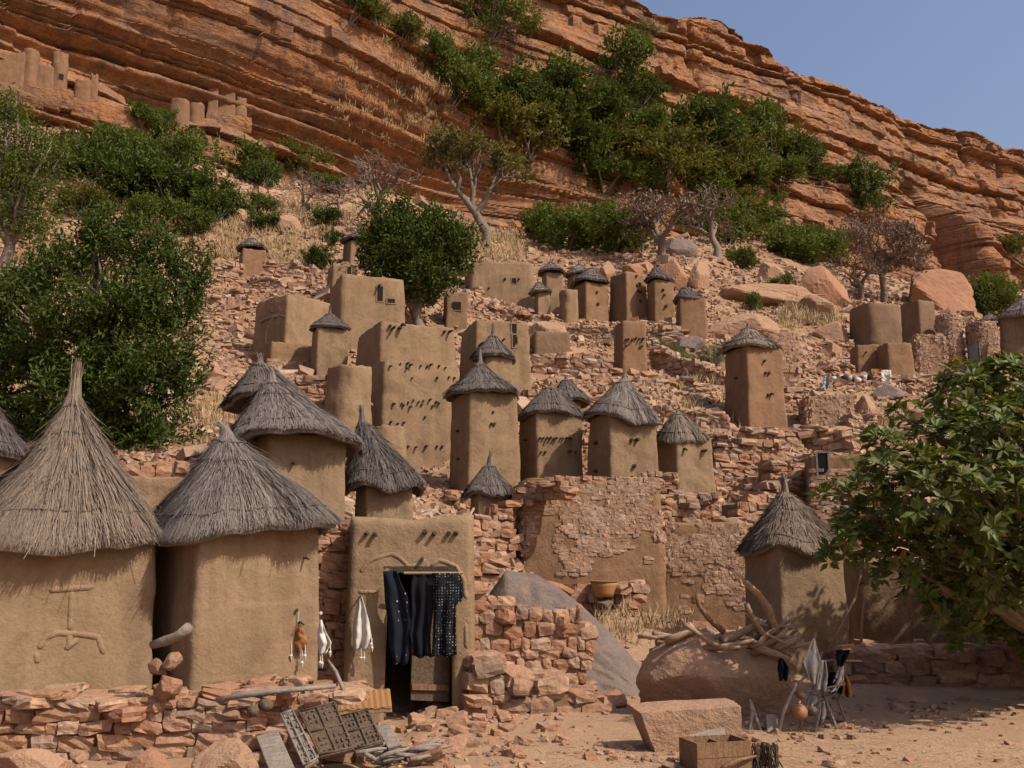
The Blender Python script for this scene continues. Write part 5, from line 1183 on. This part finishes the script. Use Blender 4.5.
tree('leafy_tree', 'spreading dark tree on the ledge at the top edge of the photo', tuple(h), tuple(P(488, 35, D)), LB, 260, 26, .5, .42, .14, LEAFM, .3, 8, dirup=.1, shell=.4)
h = hit(985, 318); D = h.y
LB = [lob(x, y, r, D+dy) for x, y, r, dy in [(985, 296, 18, 0), (965, 302, 13, 0), (1003, 300, 15, 0), (992, 286, 10, 0), (956, 310, 8, 0), (1010, 312, 8, 0), (975, 312, 14, 0)]]
tree('leafy_tree', 'rounded green tree behind the stone houses at the right edge', tuple(h), tuple(P(985, 305, D)), LB, 190, 26, .3, .28, .1, LEAFM, .2, 9, dirup=.3, shell=.4)
# broad-leaved tree at the right, close to the camera
LB = [lob(x, y, r, D_) for x, y, r, D_ in [(960, 395, 34, 10.2), (1000, 390, 40, 10.4), (905, 420, 18, 9.8), (935, 440, 40, 9.8), (985, 440, 46, 9.6), (1030, 430, 50, 10), (895, 470, 34, 9.4), (860, 492, 18, 9.3), (838, 492, 12, 9.3), (826, 492, 7, 9.3), (848, 530, 20, 9.5), (828, 556, 10, 9.8), (852, 470, 14, 9.5), (880, 440, 18, 9.8), (1090, 610, 70, 12.5), (1060, 630, 50, 12), (1180, 600, 90, 12.5), (930, 490, 44, 9.2), (985, 500, 50, 9.2), (1040, 490, 50, 9.4), (880, 515, 34, 9.6), (860, 545, 24, 9.8), (838, 556, 12, 9.8), (905, 550, 40, 9.8), (955, 555, 46, 9.9), (1010, 555, 50, 9.8), (890, 580, 26, 10.2), (940, 592, 34, 10.4), (1000, 595, 40, 10.4), (1060, 560, 60, 10), (1080, 440, 70, 10.5), (1100, 520, 80, 10.8), (1000, 470, 50, 11.2), (940, 500, 50, 11.4), (1040, 540, 60, 11.6), (880, 530, 34, 11.2), (970, 590, 50, 11.9), (1040, 590, 60, 12.2), (1120, 470, 70, 12), (1180, 520, 80, 11.6), (1100, 560, 80, 12), (1140, 440, 90, 11.6), (1220, 450, 90, 12.2), (1180, 380, 80, 12.5), (1250, 520, 90, 12), (1020, 420, 46, 11.8), (960, 440, 36, 11.6), (960, 615, 34, 11.4), (1015, 625, 34, 11.6), (1150, 430, 80, 10)]]  # crown lobes outside the view are added to deepen the shade beneath
bp = P(1060, 690, 11.3); bp.z = tz(bp.x, bp.y)-.1
tree('leafy_tree', 'near tree with big glossy leaves spreading in from the right edge', tuple(bp), tuple(P(1030, 560, 11)), LB, 3900, 9, .1, .14, .062, LEAFB, .16, 10, ntw=120, shell=.35, rosette=True)

def bare(label, px, py, hpx, D, mat, seed, spread=.6, depth=6, r=None, lean=0, twig=1.0, name='bare_tree', fol=None, nk=3):
    rs = np.random.RandomState(seed); b = P(px, py, D) if D else hit(px, py); k = (b.y*cp+(b.z-CAMZ)*sp)/F; Hh = hpx*k; parts = []; ends = []
    def grow(p, d, L_, r_, n):
        q = p+d*L_*.5+Vector(rs.normal(0, L_*.05, 3)); e = p+d*L_+Vector(rs.normal(0, L_*.08, 3))
        parts.append(tube([p, q, e], [r_, r_*.85, r_*.7], 7 if n > 3 else 3, False)); ends.append(e)
        if n == 0: return
        for i in range(nk if n > 1 else 2):
            nd = (d+Vector(rs.normal(0, spread, 3))+Vector((0, 0, .12))).normalized()
            grow(e, nd, L_*rs.uniform(.62, .85), r_*.62, n-1)
    t = thing(name, label, 'tree', b)
    grow(b-Vector((0, 0, .3)), Vector((lean, 0, 1)).normalized(), Hh*.34, r or Hh*.045, depth)
    V, Fc = join(parts); obj('trunk', V, Fc, mat, t, smooth=True)
    if fol:
        E = np.array([tuple(e) for e in ends[-int(len(ends)*.8):]]); n = fol[1]; ci = rs.randint(0, len(E), n)
        V, Fc = leaves(E[ci]+rs.normal(0, Hh*.03, (n, 3)), rs.normal(size=(n, 3)), rs.normal(size=(n, 3))+np.array([0, 0, 1]), np.full(n, fol[2]), np.full(n, fol[2]*.4)); obj('crown', V, Fc, fol[0], t)
bare('tall slim tree with pale trunk and thin olive crown at the cliff foot', 484, 246, 118, None, BARK, 11, .36, 5, fol=(LEAFO, 2600, .32), r=.36)
bare('leafless pale tree left of the dark crowned one, below the cliff', 372, 240, 88, None, BARK, 2, .6, 6, r=.22)
bare('whitish leafless baobab at the right end of the ledge bushes', 716, 256, 72, None, BARKP, 3, .6, 6, r=.3, fol=(LEAFO, 500, .25))
bare('crooked grey brown leafless tree behind the topmost cluster', 664, 262, 75, None, BARK, 4, .62, 6, r=.3, lean=-.15, fol=(TWIG, 900, .3))
bare('wide reddish leafless tree above the peaked orange boulder', 884, 302, 85, None, TWIG, 5, .8, 7, r=.22, fol=(TWIG, 1500, .3))
bare('low reddish leafless shrub tree at the far end of the right slope', 862, 300, 50, None, TWIG, 6, .8, 6, r=.2)
bare('sprawling pinkish leafless shrub on the left slope', 300, 215, 45, None, TWIG, 7, .9, 6, r=.12, lean=.2)
bare('thin leafless brush at the cliff foot beside the slim olive tree', 340, 215, 42, None, TWIG, 8, .8, 6, r=.12)

# dry grass (stuff): tufts on the slopes, the ledge brow and beside the boulder
rs = np.random.RandomState(44); C = []
for (x0, x1, y0, y1, n) in [(330, 440, 60, 150, 170), (380, 450, 40, 130, 140), (250, 330, 200, 270, 160), (200, 250, 400, 460, 50), (780, 840, 300, 330, 160), (440, 520, 230, 262, 160), (850, 900, 420, 450, 140), (600, 650, 612, 650, 16), (640, 680, 610, 640, 16), (680, 780, 350, 440, 60), (216, 250, 228, 260, 60), (100, 420, 190, 260, 160), (290, 340, 390, 430, 40)]:
    for i in range(n):
        h = hit(rs.uniform(x0, x1), rs.uniform(y0, y1)); C.append((h.x, h.y, h.z))
C = np.array(C); per = 14; ci = np.repeat(np.arange(len(C)), per); n = len(ci); Dm = C[ci, 1]
B = C[ci]+np.stack([rs.normal(0, 1, n), rs.normal(0, 1, n), 0*ci], -1)*(.04+.002*Dm)[:, None]
hgt = rs.uniform(.2, .5, n)*(.75+.012*Dm); d = np.stack([rs.normal(0, .35, n), rs.normal(0, .35, n), np.ones(n)], -1)
V, Fc = leaves(B-np.array([0, 0, .03]), d, np.stack([rs.normal(size=n), -np.ones(n), .1*np.ones(n)], -1), hgt, .006+.0006*Dm)
tag(obj('dry_grass', V, Fc, STRAW), 'dry yellow grass tufts growing over the slopes and rocks', kind='stuff')
MUDC = mat_mud('old_cliff_masonry', (.30, .155, .085), (.36, .20, .12), red=(.22, .12, .07), redamt=.8, spots=.9)
# ------------------------------------------------------------------ dwellings under the overhang
CD = [('ruined reddish wall under the overhang at the left edge', 'wall', -6, 23, 52, 84, 12), ('leftmost of two round towers under the cliff overhang', 'tower', 20, 36, 48, 84, 2), ('low pale wall between the two round cliff towers', 'wall', 35, 52, 66, 86, 12),
 ('right one of two round towers under the overhang, with a small hole', 'tower', 51, 66, 51, 86, 2), ('small squat cliff dwelling right of the round towers', 'house', 74, 90, 79, 98, 3), ('tiny broken stub of wall beside the squat cliff dwelling', 'wall', 89, 97, 75, 98, 4),
 ('wide low round cliff granary in the middle of the overhang', 'tower', 168, 188, 98, 126, 2.2), ('pair-mate round cliff granary right of the wide low one', 'tower', 186, 203, 102, 132, 2), ('thin upright slab tower under the overhang', 'tower', 207, 217, 80, 112, 5), ('square pale cliff house right of the thin slab tower', 'house', 217, 234, 87, 114, 10), ('small dark cliff stub right of the square cliff house', 'wall', 235, 246, 97, 114, 4)]
for i, (lb, cat, L, R, T, B, n) in enumerate(CD):
    h = hit((L+R)/2, B-2); D = h.y-.5; k = (h.y*cp+(h.z-CAMZ)*sp)/F
    zt = P((L+R)/2, T, D).z; zb = P((L+R)/2, B, D).z; w = (R-L)*k; c = P((L+R)/2, B, D+w*.4)
    t = thing({'wall': 'cliff_wall', 'tower': 'cliff_tower', 'house': 'cliff_house'}[cat], lb, cat, (c.x, c.y, zb), 'old cliff dwellings under the overhang')
    V, Fc = body_mesh(c, zb-.5, zt, w, w*.9, .35, .1, n, 40+i, 48, 16, .05, .3 if cat == 'wall' else .12); obj('wall', V, Fc, MUDC, t, smooth=True)
    fv, ff = stones([(c.x, c.y+.35*w, zb-.75)], [(w*1.7, w*1.9, 1.35)], np.array([.5]), 6, 60+i, .4, .04, .05); obj('rock_footing', fv, ff, CLIFF, t)
    BV['cd%d' % i] = (t, BVHTree.FromPolygons([tuple(v) for v in V], Fc.tolist()), 0)
hole('cd3', 61, 77, .3, .4, 'window', MUDR, .03)

# ------------------------------------------------------------------ things lying about
def plank(name, label, cs, D0, D1, mat, th=.03, cat='board', carve=0, group=None):
    c = [P(*cs[0], D0), P(*cs[1], D0+.03), P(*cs[2], D1+.02), P(*cs[3], D1)]
    t = thing(name, label, cat, tuple(c[0]), group)
    V, Fc = board(c, th); o = obj('panel', V, Fc, mat, t)
    m = o.modifiers.new('soft_edge', 'BEVEL'); m.width = .006; m.segments = 2
    if carve:
        n = (c[1]-c[0]).cross(c[3]-c[0]).normalized(); n = n if n.dot(Vector((0, 0, CAMZ))-c[0]) > 0 else -n; rs = np.random.RandomState(carve); pr = []
        def pt(u, v): return (c[0].lerp(c[1], u)).lerp(c[3].lerp(c[2], u), v)
        def rib(u0, v0, u1, v1, r=.009): pr.append(tube([pt(u0, v0)+n*.006, pt(u1, v1)+n*.006], [r, r], 6))
        for v in (.03, .5, .97): rib(.02, v, .98, v)
        for u in (.02, .5, .98): rib(u, .03, u, .97)
        for i in range(7):
            for j in range(8):
                u, v = .07+.86*i/6, .09+.82*j/7
                if abs(u-.5) < .05 or abs(v-.5) < .06: continue
                rib(u-.03, v, u+.03, v+rs.uniform(-.02, .02), .007) if rs.rand() < .5 else rib(u, v-.035, u, v+.035, .008)
        V, Fc = join(pr); obj('carving', V, Fc, mat, o, smooth=True)
    return t
drystone('low rubble heap carrying the carved boards in front of the doorway', (245, 738, 8.75), (425, 742, 8.75), 1, .8, (.2, .09), near=True, seed=120, prof=[(0, 0), (.5, -.02), (1, -.12)])
plank('carved_board', 'dark brown board carved with four panels, the larger and left one', [(320, 757), (354, 749), (334, 701), (298, 711)], 8.25, 8.72, WOODD, carve=3)
plank('carved_board', 'dark brown carved board leaning right of the larger one', [(354, 751), (383, 742), (367, 708), (340, 716)], 8.3, 8.72, WOODD, carve=4)
plank('weathered_board', 'narrow grey carved plank left of the dark carved boards', [(305, 768), (318, 760), (292, 709), (280, 713)], 8.12, 8.65, WOODG, carve=5)
plank('weathered_board', 'wide plain grey board at the left end of the leaning boards', [(270, 772), (295, 768), (278, 730), (256, 736)], 8.1, 8.5, WOODG)
plank('weathered_board', 'short grey board behind the pile of sticks', [(388, 748), (402, 744), (388, 722), (376, 727)], 8.35, 8.6, WOODG)
plank('wooden_beam', 'brown squared beam lying at the right end of the stick bundle', [(408, 762), (442, 750), (441, 744), (405, 755)], 8.2, 8.3, WOODB, th=.05)
t = plank('straw_mat', 'orange woven reed mat lying before the doorway step', [(338, 712), (392, 709), (390, 691), (336, 694)], 9.0, 9.55, STRAW, cat='mat')
c = [P(338, 712, 8.99), P(392, 709, 9.02), P(390, 691, 9.56), P(336, 694, 9.54)]; pr = []
for i in range(34):
    v = (i+.5)/34
    for j in range(9):
        u0, u1 = j/9+.004, (j+1)/9-.004; a = c[0].lerp(c[1], u0).lerp(c[3].lerp(c[2], u0), v); b = c[0].lerp(c[1], u1).lerp(c[3].lerp(c[2], u1), v); z = Vector((0, 0, .007+.006*((i+j) % 2)))
        pr.append(tube([a+z, a.lerp(b, .5)+z*1.5, b+z], [.007]*3, 4))
V, Fc = join(pr); obj('weave', V, Fc, BASKET, t)
rs = np.random.RandomState(9)
for i in range(22):
    a = (rs.uniform(356, 420), rs.uniform(744, 762)); ln = rs.uniform(14, 46); an = rs.normal(-.12, .22); D = rs.uniform(8.15, 8.5)
    pts = [P(a[0]+ln*math.cos(an)*u+rs.normal(0, .6), a[1]+ln*math.sin(an)*u+rs.normal(0, .9), D+.1*u) for u in (0, .35, .7, 1)]
    tag(obj('dry_stick', *tube(pts, [.02*rs.uniform(.6, 1.2), .019, .016, .01], 7), WOODG, smooth=True), 'grey dry stick in the bundle lying before the doorway', 'stick', 'grey sticks bundled before the doorway')
def gourd(label, px, py, r, D, mat, cat='gourd', name='gourd', sq=.9):
    p = P(px, py, D); k = (p.y*cp)/F; R = r*k; t = thing(name, label, cat, (p.x, p.y, p.z-R*sq))
    Tg, Q = cubegrid(10); U = Tg/np.linalg.norm(Tg, axis=1)[:, None]; V = U*R*np.array([1, 1, sq])*(1+.04*vn(U[:, 0]*2, U[:, 1]*2, U[:, 2]*2+px, 3))[:, None]+np.array(p)
    o = obj('shell', V, Q, mat, t, smooth=True); V, Fc = tube([p+Vector((0, 0, R*sq*.9)), p+Vector((R*.1, 0, R*sq*1.2)), p+Vector((R*.25, 0, R*sq*1.35))], [R*.25, R*.13, R*.08], 7); obj('stem', V, Fc, WOODS, t, smooth=True)
gourd('left one of two dark round gourds on the platform wall', 253, 711, 6, 8.6, WOODD); gourd('right one of two dark round gourds on the platform wall', 266, 705, 7, 8.65, WOODD)
def log_(name, label, pts, rad, mat=WOODS, cat='log', n=9, group=None): return tag(obj(name, *tube([P(*p) for p in pts], rad, n), mat, smooth=True), label, cat, group)
log_('log', 'knobbly dark log jammed between the two nearest granaries', [(152, 645, 8.95), (165, 641, 8.9), (178, 636, 8.85), (189, 627, 8.8)], [.035, .045, .04, .045], WOODG)
log_('log', 'long thin pale pole lying along the foot of the broad-hatted granary', [(216, 700, 8.9), (250, 694, 8.9), (290, 690, 8.95), (336, 686, 9.0)], [.02, .028, .024, .02], WOODG)
log_('log', 'crooked grey stick standing between granary and doorway house', [(345, 694, 9.3), (336, 672, 9.4), (328, 660, 9.5)], [.02, .018, .01], WOODG)
# firewood on the huge boulder
def top_of(px, py):
    dg = bpy.context.evaluated_depsgraph_get(); r = SC.ray_cast(dg, Vector((0, 0, CAMZ)), ray(px, py).normalized()); return r[1] if r[0] else P(px, py, 11)
bpy.context.view_layer.update()
for i in range(46):
    if i < 26: cx_, cy_ = rs.uniform(752, 792), rs.uniform(622, 652); an = rs.uniform(-1.5, 1.2); ln = rs.uniform(22, 46)
    else: cx_, cy_ = rs.uniform(664, 752), rs.uniform(630, 648); an = rs.normal(0, .28); ln = rs.uniform(26, 60)
    D = rs.uniform(10.5, 11.3); r_ = rs.uniform(.018, .05)
    pts = [P(cx_+ln*math.cos(an)*u+rs.normal(0, 1), cy_+ln*math.sin(an)*u+rs.normal(0, 1), D+.15*u*rs.choice((-1, 1))) for u in (-.5, -.15, .2, .5)]
    g_ = 'short branches heaped at the boulder right end' if i < 26 else 'long branches lying along the boulder top'
    tag(obj('firewood_branch', *tube(pts, [r_, r_*.95, r_*.85, r_*.6], 8), WOODS, smooth=True), 'dry firewood branch among the '+g_, 'firewood', g_)
log_('firewood_branch', 'thick forked branch pointing up left out of the firewood heap', [(778, 640, 10.8), (768, 608, 10.8), (758, 594, 10.7), (745, 582, 10.6)], [.05, .045, .035, .03], WOODS, 'firewood')
log_('firewood_branch', 'curved orange brown branch rising from the left of the heap', [(724, 632, 10.8), (708, 618, 10.75), (699, 606, 10.7), (697, 594, 10.7)], [.035, .03, .025, .03], WOODB, 'firewood')
log_('leaning_pole', 'long thin pole slanting up beside the peaked thatch granary', [(828, 652, 11.9), (842, 625, 11.9), (856, 596, 11.9), (862, 570, 11.9)], [.022, .018, .014, .01], WOODS, 'pole')
log_('leaning_pole', 'short straight pole upright right of the slanting one', [(861, 642, 12.0), (862, 620, 12.0), (865, 598, 12.0)], [.018, .016, .012], WOODS, 'pole')
for i, (p, lb) in enumerate([([(748, 737, 9.9), (752, 715, 9.95), (750, 700, 10.05)], 'left stick of three leaning on the huge boulder'), ([(763, 738, 9.9), (756, 718, 10.0), (751, 702, 10.1)], 'middle stick of three leaning on the huge boulder'), ([(776, 740, 9.8), (784, 710, 9.9), (796, 684, 10.0)], 'dark bent stick leaning right of the huge boulder')]): log_('leaning_stick', lb, p, [.018, .02, .014], WOODG, 'stick')
# rack of sticks hung with white rags
for i, p in enumerate([[(800, 728, 10.0), (812, 690, 10.2), (822, 652, 10.4)], [(838, 732, 10.0), (826, 700, 10.2), (812, 668, 10.4)], [(788, 694, 10.1), (815, 690, 10.1), (845, 684, 10.1)], [(806, 664, 10.2), (832, 660, 10.2), (862, 661, 10.2)], [(846, 722, 10.2), (838, 700, 10.3), (846, 666, 10.4)], [(792, 690, 10.0), (806, 676, 10.1), (824, 662, 10.2)], [(815, 733, 9.9), (820, 710, 10.1), (818, 694, 10.2)]]):
    log_('rack_pole', 'pale stick of the rickety rack hung with white rags', p, [.014, .012, .008], WOODG, 'pole', group='sticks of the rag rack')
for i, (rows, mt_, lb) in enumerate([([(638, 813, 815), (648, 809, 817), (662, 803, 822), (676, 808, 819), (684, 812, 817)], WHITE, 'tallest white rag hanging at the left of the stick rack'), ([(660, 818, 826), (675, 816, 828), (690, 814, 826)], WHITE, 'crumpled white rag in the middle of the stick rack'),
        ([(650, 836, 850), (656, 836, 848), (666, 838, 842)], NAVY, 'small dark rag at the upper right of the rack'), ([(666, 840, 844), (680, 834, 844), (692, 828, 836)], WHITE, 'twisted white rag at the right of the rack'),
        ([(672, 822, 836), (682, 822, 838), (688, 826, 832)], NAVY, 'dark round rag in the centre of the rack'), ([(683, 832, 844), (693, 828, 842)], NAVY, 'dark blue rag hanging low on the rack'),
        ([(674, 843, 846), (685, 842, 851), (697, 843, 854)], ORANGEC, 'tan leather piece at the right foot of the rack'), ([(693, 806, 824), (700, 805, 826), (704, 808, 820)], WHITE, 'white rag bunched at the middle of the rack'),
        ([(658, 779, 783), (668, 777, 789), (680, 780, 787)], NAVY, 'black cloth hanging on the right side of the huge boulder'), ([(700, 818, 824), (716, 816, 826), (724, 818, 822)], WHITE, 'thin white rag trailing to the rack foot')]):
    cloth('rag', lb, rows, 10.05+.03*i if i != 8 else 9.95, mt_, 'rag', fold=.05, nf=1.6)
gourd('orange gourd lying at the foot of the rag rack', 799, 712, 8.5, 9.9, CLAY); gourd('small orange gourd above the larger one by the rack', 801, 695, 4.5, 10.0, CLAY); gourd('dark brown gourd right of the orange one', 812, 711, 5.5, 9.9, WOODD)
plank('weathered_board', 'pale triangular board leaning on the huge boulder', [(768, 736), (784, 738), (776, 714), (766, 714)], 9.8, 10.0, WOODG)
plank('weathered_board', 'grey two-plank board leaning on the pale squared block', [(692, 752), (730, 748), (722, 720), (686, 726)], 8.75, 8.95, WOODG, th=.03)
plank('weathered_board', 'thin plank lying behind the open crate', [(722, 748), (742, 744), (736, 716), (722, 719)], 8.95, 9.1, WOODB)
# open crate
cc = P(726, 772, 8.0); zc = tz(cc.x, cc.y); t = thing('wooden_crate', 'open brown wooden crate at the bottom edge of the photo', 'crate', (cc.x, cc.y+.2, zc))
yw = .28; e1 = Vector((math.cos(yw), math.sin(yw), 0)); e2 = Vector((-e1.y, e1.x, 0)); wx, wy, hz = .46, .30, max(.2, P(700, 743, 8.0).z-zc)
cb = Vector((cc.x-.22, cc.y-.03, zc))
def cr(a0, a1, b0, b1, z0, z1): return box8([cb+e1*a+e2*b+Vector((0, 0, z)) for z in (z0, z1) for a, b in ((a0, b0), (a1, b0), (a1, b1), (a0, b1))])
for nm, bxs in (('side_panel', [cr(0, wx, 0, .018, 0, hz*.48), cr(0, wx, 0, .018, hz*.5, hz)]), ('side_panel', [cr(0, wx, wy, wy+.018, 0, hz*.48), cr(0, wx, wy, wy+.018, hz*.5, hz)]), ('end_panel', [cr(.002, .018, .019, wy-.001, 0, hz)]), ('end_panel', [cr(wx-.018, wx-.002, .019, wy-.001, 0, hz)]), ('divider', [cr(wx*.55, wx*.55+.016, .019, wy-.001, .02, hz*.9)]), ('crate_bottom', [cr(.02, wx-.02, .02, wy-.002, .001, .015)])):
    V, Fc = join(bxs); obj(nm, V, Fc, WOODB, t)
for i in range(1): log_('dry_stick', 'short stick lying across the open crate', [(722, 768, 7.9), (738, 760, 8.0), (756, 756, 8.1)], [.014, .014, .01], WOODB, 'stick')
pr = []
for i in range(60):
    x, y = rs.uniform(752, 778), rs.uniform(742, 752); D = rs.uniform(8.1, 8.35); pr.append(tube([P(x, y, D), P(x+rs.normal(0, 2), y+10, D-.02), P(x+rs.normal(0, 3), y+rs.uniform(18, 26), D-.03)], [.008, .009, .006], 5))
V, Fc = join(pr); tag(obj('fibre_bundle', V, Fc, PEG), 'dark stringy fibre bundle beside the open crate', 'bundle')
# basket on the low stone wall
pb = P(604, 597, 15.1); k = 15.1/F*1.0; t = thing('basket', 'orange brown woven basket standing on the low stone wall', 'basket', (pb.x, pb.y, pb.z))
ra, rb_, hb = 9.5*k, 13*k, 15*k; na = 40; rr = [(ra*.2, .0), (ra, 0), (ra*1.05, hb*.3), (rb_*.95, hb*.7), (rb_, hb), (rb_*.93, hb), (rb_*.86, hb*.6), (ra*.9, hb*.15), (.01, hb*.12)]
V = [(pb.x+r_*math.cos(a), pb.y+r_*math.sin(a), pb.z+z) for r_, z in rr for a in np.linspace(0, 2*math.pi, na, endpoint=False)]
ii = np.arange(len(rr)*na).reshape(len(rr), na); Fc = np.stack([ii[:-1], np.roll(ii[:-1], -1, 1), np.roll(ii[1:], -1, 1), ii[1:]], -1).reshape(-1, 4); obj('bowl', V, Fc, BASKET, t, smooth=True)
a = np.linspace(0, 2*math.pi, 41); V, Fc = tube([(pb.x+rb_*math.cos(q), pb.y+rb_*math.sin(q), pb.z+hb) for q in a], [.012]*41, 6, False); obj('rim', V, Fc, WOODB, t, smooth=True)
boulder('pale stone under the orange basket', 594, 614, 597, 608, 15.0, BOULDG, 70)
# laundry and small pots on the far slope
def farcloth(label, L, R, T, B, mat):
    h = hit((L+R)/2, B+2); cloth('hanging_cloth', label, [(T, L, R), ((T+B)/2, L+.3, R+.3), (B, L, R)], h.y-.15, mat, fold=.06, nf=1.2, group='cloths laid out on the far slope')
farcloth('white cloth spread below the small reddish blocks on the far slope', 881, 891, 370, 382, WHITE); farcloth('rust coloured cloth left of the white one on the far slope', 871, 881, 369, 380, ORANGEC)
farcloth('striped grey cloth left of the little pots on the far slope', 823, 829, 376, 388, METAL)
for i in range(14):
    px, py = 834+i*2.7+rs.normal(0, .6), 382+rs.normal(0, 2.5); h = hit(px, py); r_ = rs.uniform(.09, .15)
    Tg, Q = cubegrid(4); U = Tg/np.linalg.norm(Tg, axis=1)[:, None]; V = U*r_+np.array([h.x, h.y, h.z+r_*.8])
    tag(obj('small_pot', V, Q, (WHITE, DARK, CLAY)[i % 3], smooth=True), 'one of the little %s pots laid out between the cloths on the far slope' % ('whitish', 'dark', 'orange')[i % 3], 'pot', ('whitish', 'dark', 'orange')[i % 3]+' pots on the far slope')
# dark timbers and a straw bale roof hump between buildings
log_('log', 'stick propped in the rubble left of the small steep thatch', [(458, 540, 16.4), (466, 522, 16.5), (474, 508, 16.6)], [.03, .028, .02], WOODS)
